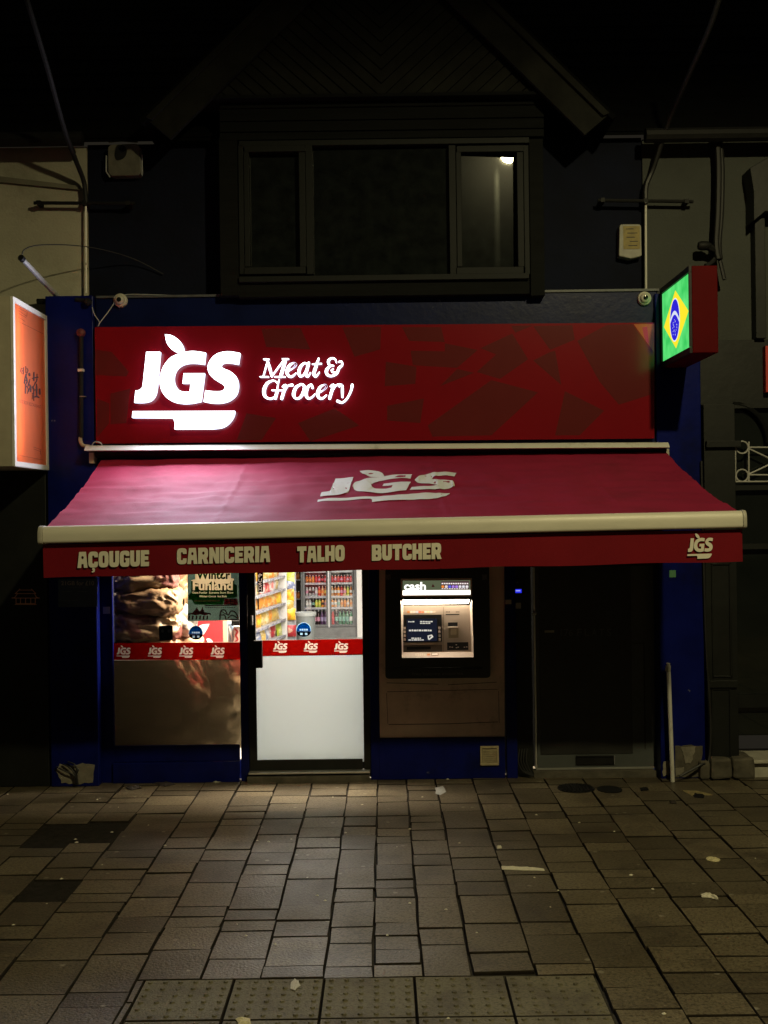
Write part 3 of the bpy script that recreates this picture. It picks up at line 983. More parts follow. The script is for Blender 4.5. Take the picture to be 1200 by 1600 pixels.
    def line(pts, w):
        for (a0, b0), (a1, b1) in zip(pts, pts[1:]):
            dx, dy = a1 - a0, b1 - b0; L = math.hypot(dx, dy); nx, ny = -dy / L * w / 2, dx / L * w / 2
            g.poly([[(a0 + nx, b0 + ny), (a1 + nx, b1 + ny), (a1 - nx, b1 - ny), (a0 - nx, b0 - ny)]], facemap(0.0025), (0, .003, 0))
    line([(604, 1067), (685, 1069)], .9); line([(700, 1070), (776, 1066)], .9)
    line([(605, 1081), (777, 1077)], .8); line([(607, 1132), (700, 1131), (778, 1128)], 1.0); line([(604, 1083), (606, 1131)], .7); line([(779, 1080), (780, 1130)], .7)
    g.build('panel_joint', M['groove'], bd)
    # stall riser and posts towards the flats door
    r = MB()
    r.box(X(592.3, 1180), X(789, 1180), -0.012, 0.10, 0.0, Z(690, 1152.5))
    r.box(X(789.3, 1000), X(806, 1000), -0.020, 0.10, 0.0, zh - .001)
    r.build('stall_riser', M['blue'], shop, bevel=0.005)
    r = MB()
    r.box(X(806.3, 1000), X(831, 1000), 0.03, 0.12, 0.0, zh - .001)
    r.build('service_post', M['black_paint'], shop)
    # flats door, set back
    Yd = 0.06
    f = MB()
    f.box(X(831.3, 1000), X(1027.5, 1000), -0.03, 0.26, Z(930, 884, Yd), Z(900, 702) - .002)
    f.box(X(1023, 1040, Yd), X(1029, 1040, Yd), 0.0, 0.25, 0.0, Z(930, 884, Yd) - .001)
    f.build('flats_door_frame', M['black_paint'], shop)
    d = MB()
    d.pbox(838, 884.5, 1023, 1199, Yd, Yd + .045)
    fd = d.build('flats_door', M['grey_door'], shop, bevel=0.003)
    e = MB(); e.pbox(834.8, 884.5, 837.4, 1201, Yd - .012, Yd + .04); e.pbox(837.8, 1199.3, 1023, 1202, Yd - .012, Yd + .04)
    e.build('edge_strip', M['steel_edge'], fd)
    e = MB(); e.pbox(843, 886, 987, 1178, Yd - .006, Yd - .001)
    e.build('kick_panel', M['dark_door'], fd)
    e = MB()
    xa, xb, za, zb = rect(1006, 1005, 1008, 1170, Yd)
    e.box(xa, xb, Yd - .003, Yd - .001, za, zb); xa, xb, za, zb = rect(988, 1004, 1007, 1005.5, Yd); e.box(xa, xb, Yd - .0035, Yd - .0012, za, zb)
    e.build('panel_seam', M['groove'], fd)
    e = MB(); xa, xb, za, zb = rect(900, 1181, 959, 1194, Yd - .01)
    e.box(xa, xb, Yd - .016, Yd - .001, za, zb, M['black_metal'])
    e.box(xa, xb, Yd - .022, Yd - .0165, zb - .008, zb + .004, M['black_metal']); e.box(xb + .001, xb + .007, Yd - .02, Yd - .001, za, zb, M['grey_metal'])
    e.build('letter_plate', M['black_metal'], fd)
    e = MB(); e.pbox(851, 985, 866, 988.5, Yd - .012, Yd - .0065)
    e.build('name_plate', M['off_white'], fd)
    e = MB()
    dim = mat('faded_lettering', (0.10, 0.105, 0.10), .6)
    text(e, '176', px_box(876, 983, 895, 994, Yd - .0075), dim)
    e.build('door_number', dim, fd); e = MB()
    for k, ch in enumerate('FLATS'):
        text(e, ch, px_box(902 + k * 11.6, 982.5, 909 + k * 11.6, 993.5, Yd - .0075), dim)
    e.build('door_lettering', dim, fd)
    e = MB()
    e.lathe([(.018, 0), (.020, -.01), (.012, -.016), (.002, -.017)], at(834.5, 958, Yd - .013), 'Y', 14)
    e.build('lock_rose', M['grey_metal'], fd)
    t = MB(); t.box(X(834, 1205), X(1024, 1205), -.03, .2, -.01, Z(930, 1205)); t.build('flats_step', M['stone'], shop)
shopfront()

# ================================================================ neighbours
def neighbours():
    L = thing('neighbour_building', 'cream rendered restaurant building beside the orange lightbox with a black shopfront', 'building', (-4.2, 0.1, 0))
    zc = Z(60, 735)
    MB().box(-9, XL - .003, 0.08, 0.40, zc + .1, Z_EAVE - .02).build('wall', M['cream_wall'], L)
    b = MB(); b.box(-4.2, X(74.3, 980, -.08), -0.08, 0.3, 0.0, Z(36, 733, -.08)); 
    pil = b.build('pilaster', M['black_paint'], L, bevel=.006)
    b = MB(); b.box(-9, X(70, 600), 0.0, 0.3, zc + .03, zc + .10); b.build('cornice', M['black_paint'], L)
    b = MB(); b.box(-9, -4.2, -0.02, 0.3, 0, .5, M['black_paint']); b.box(-9, -4.2, .03, .05, .5, zc, M['dark_glass'])
    b.build('shopfront', M['black_paint'], L)
    # timber band high on the wall, sloping
    b = MB()
    p = [at(-120, 262, .08), at(127, 292, .08), at(127, 298, .08), at(-120, 274, .08)]
    b.add([(q.x, .055, q.z) for q in p] + [(q.x, .082, q.z) for q in p], [(0, 1, 2, 3), (7, 6, 5, 4), (0, 4, 5, 1), (1, 5, 6, 2), (2, 6, 7, 3), (3, 7, 4, 0)])
    b.build('cable_trunking', mat('painted_trunking', (0.16, 0.15, 0.11), .8), L)
    g = MB(); g.tube([(-9, -.12, Z(60, 217, -.12)), (XL + .02, -.12, Z(120, 217, -.12))], .055, 10); g.build('gutter', M['black_metal'], L)
    # gold outline of a pagoda on the pilaster
    g = MB()
    def ln(*pts):
        for (a0, b0), (a1, b1) in zip(pts, pts[1:]):
            dx, dy = a1 - a0, b1 - b0; l = math.hypot(dx, dy); nx, ny = -dy / l * .45, dx / l * .45
            g.poly([[(a0 + nx, b0 + ny), (a1 + nx, b1 + ny), (a1 - nx, b1 - ny), (a0 - nx, b0 - ny)]], facemap(-.0835 - random.uniform(0, .0006)), (0, .002, 0))
    ln((23, 927.5), (56, 927.5)); ln((29, 922), (51, 922)); ln((31, 920), (29.5, 922), (24, 927.5)); ln((49, 920), (50.5, 922), (56, 927.5))
    ln((18, 934.5), (62, 934.5)); ln((27, 928), (23, 933.5), (18, 934.5)); ln((54, 928), (57, 933.5), (62, 934.5))
    ln((23, 944.5), (57, 944.5)); ln((25, 943), (55, 943))
    for x in (25, 32, 40, 48, 55): ln((x, 934.5), (x, 943.5))
    g.build('pagoda_emblem', mat('gold_print', (0.85, 0.45, 0.30), .5), pil)

    Rb = thing('neighbour_building', 'grey rendered building beside the flag lightbox with a black timber shopfront', 'building', (4.4, 0.1, 0))
    zc = Z(1150, 530)
    MB().box(XR + .003, 9, 0.08, 0.40, zc, Z_EAVE - .02).build('wall', M['grey_wall'], Rb)
    s = MB()
    s.box(X(1098.5, 860), 9, 0.02, 0.3, Z(1150, 632), zc - .002)
    s.box(X(1098.5, 860), X(1147, 860), -0.06, 0.3, 0.12, Z(1150, 632) - .002)
    s.box(X(1098.5, 700), X(1152, 700), -0.10, 0.02, Z(1120, 700), Z(1120, 690))
    for y0, y1 in ((880, 1058), (1075, 1185)):
        xa, xb, za, zb = rect(1112, y0, 1142, y1, -.06)
        for q in ((xa, xb, zb - .012, zb), (xa, xb, za, za + .012), (xa, xa + .012, za, zb), (xb - .012, xb, za, zb)):
            s.box(q[0], q[1], -.072, -.0605, q[2], q[3])
    s.box(X(1098.5, 1066), X(1147, 1066), -0.085, -.061, Z(1120, 1072), Z(1120, 1061))
    s.build('shopfront', M['black_paint'], Rb, bevel=.003)
    w = MB(); w.box(X(1150, 900), 9, .04, .06, .3, Z(1150, 632) - .01); w.build('shop_window', M['dark_glass'], Rb)
    m = MB(); 
    for y0, y1 in ((632, 638), (757, 766), (850, 858), (1085, 1105)):
        m.box(X(1147.3, 860), 9, -.02, .039, Z(1170, y1), Z(1170, y0))
    m.build('window_rail', M['black_paint'], Rb)
    # painted iron grille: rings, uprights and lattice
    g = MB()
    Yg = -0.05
    tb = lambda a, b, r=.0065: g.tube([at(*a, Yg), at(*b, Yg)], r, 8)
    for x0 in (1149, 1255, 1361):
        tb((x0, 690), (x0, 753)); tb((x0 + 21, 690), (x0 + 21, 753)); tb((x0, 752.6), (x0 + 106, 752))
        tb((x0 + 21, 742), (x0 + 106, 742)); tb((x0 + 21, 699), (x0 + 106, 699))
        tb((x0 + 21, 701), (x0 + 106, 741)); tb((x0 + 21, 741), (x0 + 106, 701))
        for cy in (699, 743):
            g.tube([at(x0 + 10.5 + 9.5 * math.cos(k * math.pi / 12), cy + 9.5 * math.sin(k * math.pi / 12), Yg) for k in range(25)], .0065, 6, caps=False)
    g.build('iron_grille', mat('grey_painted_iron', (0.36, 0.35, 0.33), .5, var=.15), Rb)
    g = MB(); g.tube([at(1146 + 54 * math.sin(t * math.pi / 2 / 10), 632 + 60 - 60 * math.cos(t * math.pi / 2 / 10), .0) for t in range(11)], .022, 8)
    g.build('arched_glazing_bar', M['dark_timber'], Rb)
    # timber post with a bracket on the upper wall
    p = MB()
    p.box(X(1178, 400), X(1194, 400), -.03, .08, zc, Z(1180, 330))
    p.poly([[(1172, 262), (1200, 246), (1240, 240), (1240, 330), (1196, 330), (1178, 345), (1178, 300)]], facemap(-.12), (0, .2, 0))
    p.build('corbel_post', M['black_paint'], Rb, bevel=.004)
    g = MB(); g.tube([(XR - .02, -.12, Z(1010, 212, -.12)), (9, -.12, Z(1200, 208, -.12))], .055, 10); g.build('gutter', M['black_metal'], Rb)
    o = MB(); o.pbox(1196.5, 540, 1260, 612, -.05, .015); o.build('red_sign_board', mat('red_sign', (.45, .03, .015), .5), Rb)
    p = MB(); p.box(X(1170, 1200), 9, -.10, .3, 0, Z(1190, 1188)); p.box(X(1166, 1200), 9, -.14, .3, Z(1190, 1187), Z(1190, 1182))
    p.build('sill', M['off_white'], Rb, bevel=.005)
neighbours()
# ================================================================ fascia sign
def fascia_sign():
    xa, xb, za, zb = rect(148.5, 508, 1023, 692, -.13)
    s = thing('fascia_sign', 'long red fascia sign with glowing white butcher mark above the awning', 'sign', ((xa + xb) / 2, -.1, za))
    p = MB(); p.add([at(148, 511, -.13), at(150, 693, -.13), at(1022.5, 685, -.13), at(1022.5, 504, -.13),
                     at(148, 511, -.13) + Vector((0, .068, 0)), at(150, 693, -.13) + Vector((0, .068, 0)), at(1022.5, 685, -.13) + Vector((0, .068, 0)), at(1022.5, 504, -.13) + Vector((0, .068, 0))],
                    [(0, 1, 2, 3), (7, 6, 5, 4), (0, 4, 5, 1), (1, 5, 6, 2), (2, 6, 7, 3), (3, 7, 4, 0)])
    pn = p.build('panel', M['red_panel'], s)
    k = 2.609
    def pt(l, ox): return [(ox + x / k, 500 + y / k) for x, y in l]
    A = [[(125, 29), (285, 29), (300, 90), (155, 85)], [(160, 125), (300, 128), (300, 95), (435, 122), (350, 195), (170, 185)],
         [(445, 115), (575, 55), (640, 160), (525, 240), (430, 212), (510, 140)], [(568, 24), (660, 22), (588, 52)],
         [(660, 25), (820, 21), (830, 80), (730, 122)], [(660, 165), (730, 130), (750, 125), (775, 265)], [(280, 270), (350, 200), (420, 215)],
         [(490, 245), (680, 295), (490, 470), (250, 475), (230, 430)], [(60, 170), (185, 190), (180, 260), (55, 270)],
         [(65, 350), (215, 320), (200, 420), (65, 410)], [(790, 290), (950, 370), (850, 470), (750, 470)],
         [(840, 85), (960, 20), (1065, 17), (1152, 140), (1152, 300), (1010, 345), (930, 250)]]
    B = [[(22, 120), (90, 130), (160, 210), (150, 230), (22, 225)], [(85, 300), (165, 280), (150, 420), (85, 425)], [(850, 420), (1000, 360), (1100, 430), (900, 495)],
         [(1030, 30), (1188, 28), (1185, 120), (1080, 150)], [(700, 35), (860, 33), (900, 120), (720, 110)], [(640, 380), (760, 400), (700, 490), (600, 490)], [(30, 320), (80, 340), (80, 420), (30, 480)]]
    for l in [pt(a, 580) for a in A] + [pt(b, 140) for b in B]:
        m = MB(); m.poly([l], facemap(-.1304), (0, .0006, 0)); m.build('printed_patch', M['maroon_panel'], pn)
    m = MB(); m.poly([pt([(1070, 17), (1152, 16), (1152, 130)], 580)], facemap(-.1309), (0, .0011, 0)); m.build('orange_mark', M['orange_reflect'], pn)  # flag lightbox's reflection painted on the panel's top corner
    m = MB(); m.poly([pt([(1105, 30), (1125, 27), (1132, 95), (1122, 90), (1112, 70)], 580)], facemap(-.1313), (0, .0014, 0)); m.build('pink_reflection', M['pink_reflect'], pn)  # pink part of the same painted reflection
    # standing-off lit letters of the mark
    fm = lambda u, v: at(200 + u * 180 / 1200, 515 + v * 165 / 1100, -.205)
    for nm, l, off in (('letter', MARK_J, 0), ('letter', MARK_G, 0), ('letter', MARK_S, 0), ('leaf', MARK_LEAF, .0015), ('cleaver', MARK_KNIFE, 0)):
        b = MB(); b.poly([l], lambda u, v: fm(u, v) - Vector((0, off, 0)), (0, .045, 0), M['letter_face'], M['letter_side'])
        b.build(nm, None, s)
    # the light those letters throw
    p_ = fm(600, 560)
    lamp('sign_letter_light', 'AREA', (p_.x, -.212, p_.z), 64, (.80, .80, 1.0), rot=(R(-90), 0, 0), size=.80, size_y=.70)
    # script lettering, brush strokes traced in a 1200 x 712 field
    fm2 = lambda u, v: at(400 + u * 160 / 1200, 545 + v * 95 / 712, -.18)
    e = [(372, 262, 16), (438, 222, 16), (468, 182, 26), (440, 164, 18), (392, 195, 34), (364, 260, 44), (376, 312, 36), (420, 324, 26), (468, 285, 14)]
    r_ = [[(345, 425, 30), (325, 500, 38), (300, 582, 38)], [(308, 445, 14), (330, 425, 22)], [(338, 490, 16), (375, 432, 20), (425, 424, 36)]]
    sh = lambda l, dx, dy: [(x + dx, y + dy, w) for x, y, w in l]
    meat = [[(138, 130, 16), (112, 225, 18), (85, 322, 16)], [(128, 128, 30), (160, 225, 38), (184, 322, 26)], [(184, 322, 16), (255, 225, 18), (330, 128, 20)], [(345, 125, 40), (318, 225, 42), (288, 322, 42)],
            [(50, 328, 17), (145, 328, 17)], [(218, 328, 17), (338, 328, 17)], [(90, 122, 18), (150, 122, 18)], [(310, 119, 17), (380, 119, 17)],
            e, [(608, 185, 22), (570, 166, 22), (525, 205, 36), (502, 270, 42), (516, 318, 34), (555, 305, 20), (598, 225, 18)],
            [(618, 165, 34), (598, 240, 38), (582, 300, 38), (606, 324, 24), (640, 280, 14)],
            [(735, 112, 20), (705, 200, 38), (678, 290, 40), (700, 324, 26), (742, 275, 14)], [(662, 180, 16), (766, 174, 17)]]
    amp = [[(942, 160, 14), (925, 118, 20), (880, 110, 22), (848, 145, 36), (862, 190, 30), (908, 198, 20)], [(870, 198, 20), (828, 245, 40), (832, 298, 38), (885, 318, 24), (945, 285, 34), (972, 225, 34), (1008, 190, 26), (1003, 150, 24), (968, 152, 18)],
           [(945, 270, 16), (900, 275, 18), (885, 250, 20), (905, 238, 16)]]
    groc = [[(252, 402, 18), (205, 370, 18), (132, 402, 36), (94, 480, 46), (106, 556, 40), (168, 584, 24), (224, 562, 28)], [(252, 482, 36), (238, 530, 38), (226, 578, 36)], [(188, 485, 17), (308, 485, 17)], [(270, 358, 14), (258, 410, 16), (248, 468, 14)]] \
        + r_ + [[(532, 412, 22), (470, 450, 36), (440, 528, 44), (462, 578, 28), (518, 568, 30), (562, 490, 44), (562, 432, 32), (526, 412, 22)],
                [(662, 455, 34), (648, 417, 20), (606, 450, 36), (586, 520, 44), (602, 574, 34), (645, 574, 22), (690, 532, 14)], sh(e, 358, 256)] + [sh(q, 562, -3) for q in r_] + \
           [[(975, 445, 14), (1008, 420, 24), (1012, 490, 36), (1012, 565, 26)], [(1128, 425, 38), (1110, 500, 28), (1062, 588, 24), (1010, 628, 26), (955, 612, 36)]]
    for nm, ss in (('script_word', meat), ('ampersand', amp), ('script_word', groc)):
        b = MB()
        for i, st in enumerate(ss):
            b.poly([stroke([(a_, b_, c_ * .80) for a_, b_, c_ in st])], lambda u, v: fm2(u, v) - Vector((0, .0005 * i, 0)), (0, .03, 0), M['letter_face_dim'], M['letter_side_dim'])
        b.build(nm, None, s)
fascia_sign()

# ================================================================ awning
def awning():
    a = thing('awning', 'wide red shop awning with cream front bar and lettered valance over the shop entrance', 'awning', (0, -.1, Z(600, 712)))
    Yw, Yf = -.16, -1.55
    c = [at(158, 719, Yw), at(1040, 706, Yw), at(1157, 801, Yf), at(72, 823, Yf)]
    def surf(u, v):      # v 0 wall .. 1 front
        p = c[0] * (1 - u) * (1 - v) + c[1] * u * (1 - v) + c[2] * u * v + c[3] * (1 - u) * v
        sag = -0.036 * math.sin(math.pi * v) * (0.6 + 0.4 * math.sin(7 * u + 1))
        wr = noise.noise((u * 26, v * 5, 1.3)) * 0.013 + noise.noise((u * 9 + v * 3, v * 21, 4)) * 0.015 + noise.noise((u * 60, v * 40, 9)) * .004
        wr += 0.007 * math.exp(-((u - 0.262 + .02 * v) / .004) ** 2) + 0.006 * math.exp(-((u - 0.58) / .004) ** 2) + 0.006 * math.exp(-((u - 0.84) / .004) ** 2)
        wr += 0.010 * math.exp(-((v - .04 - .03 * math.sin(u * 21)) / .03) ** 2) * math.sin(u * 40) * .6
        p = p.copy(); p.z += sag + wr * (0.3 + 0.7 * math.sin(math.pi * min(1, v * 1.0)))
        return p
    nu, nv = 260, 40
    mb = MB()
    vs = [surf(i / nu, j / nv) for j in range(nv + 1) for i in range(nu + 1)]
    n = len(vs)
    vs += [p + Vector((0, 0, -.003)) for p in vs]
    fs = []
    for j in range(nv):
        for i in range(nu):
            q = j * (nu + 1) + i
            fs.append((q, q + 1, q + nu + 2, q + nu + 1))
            fs.append((n + q, n + q + nu + 1, n + q + nu + 2, n + q + 1))
    mb.add(vs, fs, None, smooth=True)
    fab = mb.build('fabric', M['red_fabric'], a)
    # the mark printed on the fabric: measured on the picture, carried to the cloth's own u, v
    p0, ex, ey = c[0], c[1] - c[0], c[3] - c[0]
    nn = ex.cross(ey).normalized()
    def to_uv(px, py):
        d = ray(px, py); t = (p0 - CAM).dot(nn) / d.dot(nn); q = CAM + d * t
        v = (q.y - Yw) / (Yf - Yw)
        l = c[0] + (c[3] - c[0]) * v; r = c[1] + (c[2] - c[1]) * v
        return (q.x - l.x) / (r.x - l.x), v
    L = MB()
    def on(u, v, dz=.004):
        x = 480 + u; y = 725 + v
        return surf(*to_uv(x, y)) + Vector((0, -.001, dz))
    def dens(l, k=5):
        out = []
        for i in range(len(l)):
            p, q = l[i], l[(i + 1) % len(l)]
            m = max(1, int(math.hypot(q[0] - p[0], q[1] - p[1]) / 55))
            for j in range(m): out.append((p[0] + (q[0] - p[0]) * j / m, p[1] + (q[1] - p[1]) * j / m))
        return out
    for l in MARK:
        q = []
        for x, y in dens(l):
            aa = (x - 42) / 1126; bb = (y - 50) / 988
            q.append((15.6 + aa * 218, 8.6 + bb * 51.5 - 9 * (aa - .5) * (1 if bb > .0 else 1)))
        bm = bmesh.new()
        vv = [bm.verts.new((x, y, 0)) for x, y in q]
        bm.faces.new(vv)
        bmesh.ops.triangulate(bm, faces=bm.faces)
        for _ in range(3):
            ed = [e for e in bm.edges if e.calc_length() > 9]
            if ed: bmesh.ops.subdivide_edges(bm, edges=ed, cuts=1); bmesh.ops.triangulate(bm, faces=bm.faces)
        bm.verts.index_update()
        L.add([on(v.co.x, v.co.y, .0045) for v in bm.verts], [tuple(v.index for v in f.verts) for f in bm.faces], None, smooth=True)
        bm.free()
    L.build('printed_mark', M['logo_white'], fab)
    # front bar
    A0, A1 = at(70.5, 835.5, Yf - .03), at(1157, 811, Yf - .03)
    prof = rnd([(-.05, -.056, .02), (.045, -.056, .01), (.045, .052, .02), (-.03, .056, .03), (-.05, .02, .02)], 4)
    def bar(p, q, prof, mt=None):
        b = MB(); k = len(prof)
        b.add([p + Vector((0, y, z)) for y, z in prof] + [q + Vector((0, y, z)) for y, z in prof],
              [(i, (i + 1) % k, k + (i + 1) % k, k + i) for i in range(k)], mt, smooth=True)
        b.add([p + Vector((0, y, z)) for y, z in prof], [tuple(range(k))[::-1]], mt); b.add([q + Vector((0, y, z)) for y, z in prof], [tuple(range(k))], mt)
        return b
    bar(A0, A1, prof).build('front_bar', mat('cream_coated_bar', (.66, .63, .52), .42, var=.07, scale=2.5, stretch=(1, 1, 4)), a)
    big = [(y * 1.08, z * 1.06) for y, z in prof]
    d = (A1 - A0).normalized()
    for p, q in ((A0 - d * .034, A0 - d * .002), (A1 + d * .002, A1 + d * .026)):
        bar(p, q, big).build('end_cap', M['off_white'], a, bevel=.004)
    # valance: hanging cloth with a slight wave
    Yv = Yf - .035
    vc = [at(67, 851, Yv), at(1159.5, 827, Yv), at(1160.5, 877, Yv), at(68, 903, Yv)]
    def val(u, v):
        p = vc[0] * (1 - u) * (1 - v) + vc[1] * u * (1 - v) + vc[2] * u * v + vc[3] * (1 - u) * v
        p = p.copy(); p.y += v * (0.006 * math.sin(u * 23) + .004 * math.sin(u * 57 + 1)); p.z += v * (.003 * math.sin(u * 31))
        return p
    mb = MB(); nu, nv = 160, 6
    vs = [val(i / nu, j / nv) for j in range(nv + 1) for i in range(nu + 1)]
    n = len(vs); vs += [p + Vector((0, .003, 0)) for p in vs]
    fs = []
    for j in range(nv):
        for i in range(nu):
            q = j * (nu + 1) + i
            fs.append((q, q + nu + 1, q + nu + 2, q + 1)); fs.append((n + q, n + q + 1, n + q + nu + 2, n + q + nu + 1))
    mb.add(vs, fs, None, smooth=True)
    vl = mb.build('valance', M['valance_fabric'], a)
    for w, x0, y0, x1, y1, h in (('AÇOUGUE', 121, 887.5, 233, 884.5, 25), ('CARNICERIA', 276.5, 881.8, 422, 878, 25), ('TALHO', 464.5, 879, 538.5, 876.5, 25), ('BUTCHER', 581, 876.3, 690, 873.2, 25)):
        b = MB(); heavy_word(b, w, x0, y0, x1, y1, h, facemap(Yv - .0125), (0, .001, 0), M['cream_letter'])
        b.build('word', M['cream_letter'], vl)
    b = MB(); mark_px(b, 1074, 833.5, 1114, 873, Yv - .0125, .001, M['cream_letter'], skew=-1)
    b.build('printed_mark', M['cream_letter'], vl)
    # roller cover, its wall brackets and the folding arms
    b = MB()
    p, q = at(135, 700.5, -.2), at(1043, 695.5, -.2)
    pf = rnd([(-.07, -.022, .01), (.13, -.022), (.13, .02), (-.02, .022, .02)], 3)
    bar(p, q, pf).build('cover_strip', M['white_metal'], a)
    b = MB(); b.tube([at(150, 708, -.13), at(1040, 701, -.13)], .038, 14); b.build('roller', M['black_metal'], a)
    for x, y in ((143, 716), (518, 706), (1042, 710)):
        b = MB(); b.pbox(x - 4, y - 9, x + 4, y + 8, -.15, -.06); b.build('bracket', M['off_white'] if x != 518 else M['black_metal'], a, bevel=.004)
    for s, ex in ((0.13, .36), (0.87, .64)):
        top = surf(s, 0.03) - Vector((0, 0, .10)); el = surf(ex, .5) - Vector((0, -.05, .16)); fr = surf(s, .97) - Vector((0, -.02, .06))
        b = MB(); b.tube([top, el], .022, 8); b.tube([el, fr], .018, 8); b.lathe([(.03, -.03), (.03, .03)], el, 'Z', 10)
        b.build('folding_arm', M['white_metal'], a)
awning()

# ================================================================ projecting lightboxes
def flag_lightbox():
    Y0, Y1 = -.905, -.13
    X0 = 2.165; X1 = 2.352
    zt0, zb0 = at(1087, 426, Y0).z, at(1087, 542, Y0).z
    pad = .045
    z0, z1 = zb0 - pad, zt0 + pad
    s = thing('flag_lightbox', 'red projecting lightbox with a glowing green, yellow and blue flag', 'sign', ((X0 + X1) / 2, -.1, z0))
    c = MB()
    c.box(X0 + .006, X1, Y0 - .02, Y1 + .03, z0, z1)
    rd = mat('red_box_paint', (.085, .0018, .0025), .6, spec=.06, var=.08)
    c.build('case', rd, s, bevel=.006)
    f = MB()
    for q in ((Y0 - .02, Y1 + .03, z0, z0 + pad - .003), (Y0 - .02, Y1 + .03, z1 - pad + .003, z1), (Y0 - .02, Y0 - .004, z0 + pad, z1 - pad), (Y1 + .004, Y1 + .03, z0 + pad, z1 - pad)):
        f.box(X0 - .014, X0 + .005, q[0], q[1], q[2], q[3])
    f.build('frame', M['black_paint'], s)
    W = Y1 - Y0; H = zt0 - zb0
    fmap = lambda u, v, d=0: Vector((X0 - .002 - d, Y1 - u * W, zb0 + v * H))      # u 0 wall .. 1 street
    gr = emit('lit_green', (.10, .80, .17), 0.95)
    nt = gr.node_tree; e = nt.nodes['Emission']
    n = nt.nodes.new('ShaderNodeTexNoise'); n.inputs['Scale'].default_value = 7
    g = nt.nodes.new('ShaderNodeNewGeometry'); nt.links.new(g.outputs['Position'], n.inputs['Vector'])
    rp = nt.nodes.new('ShaderNodeValToRGB'); rp.color_ramp.elements[0].position = .3; rp.color_ramp.elements[1].position = .7
    rp.color_ramp.elements[0].color = (.05, .62, .12, 1); rp.color_ramp.elements[1].color = (.16, .92, .24, 1)
    nt.links.new(n.outputs['Fac'], rp.inputs['Fac']); nt.links.new(rp.outputs['Color'], e.inputs['Color'])
    b = MB(); b.poly([[(0, 0), (1, 0), (1, 1), (0, 1)]], lambda u, v: fmap(u, v), (.004, 0, 0)); face = b.build('lit_face', gr, s)
    b = MB(); b.poly([[(.5, .09), (.945, .5), (.5, .91), (.055, .5)]], lambda u, v: fmap(u, v, .001), (.0008, 0, 0)); b.build('yellow_rhombus', emit('lit_yellow', (1.0, .82, .03), 1.0), face)
    cx, cy, rx, ry = .47, .5, .165, .29
    b = MB(); b.poly([circ(cx, cy, rx * 1.1, ry * 1.06, 32)], lambda u, v: fmap(u, v, .0014), (.0003, 0, 0)); b.build('white_rim', emit('lit_white', (.86, .90, 1), .95), face)
    b = MB(); b.poly([circ(cx, cy, rx, ry, 32)], lambda u, v: fmap(u, v, .002), (.0005, 0, 0)); b.build('blue_disc', emit('lit_blue', (.035, .022, .80), .85), face)
    band = []
    for k in range(13):
        t = k / 12; band.append((cx - rx + 2 * rx * t, cy + .0 + .12 * math.sin(math.pi * t) - .06 * t + .04))
    lo = [(x, y - .055) for x, y in band][::-1]
    b = MB(); b.poly([band + lo], lambda u, v: fmap(u, v, .0026), (.0005, 0, 0))
    for k in range(22):
        a, rr_ = random.uniform(0, 2 * math.pi), random.uniform(0, .8) ** .7
        u, v = cx + rx * .75 * rr_ * math.cos(a), cy - .115 + ry * .5 * rr_ * math.sin(a)
        b.poly([circ(u, v, .006, .0085, 6)], lambda uu, vv: fmap(uu, vv, .0026), (.0005, 0, 0))
    b.build('band_and_stars', emit('lit_band', (.80, .86, 1), .9), face)
    for z_ in (z0 + .12, z1 - .12):
        b = MB(); b.tube([(X0 + .09, Y1 + .02, z_), (X0 + .09, .1, z_)], .02, 8); b.build('wall_arm', M['black_metal'], s)
flag_lightbox()

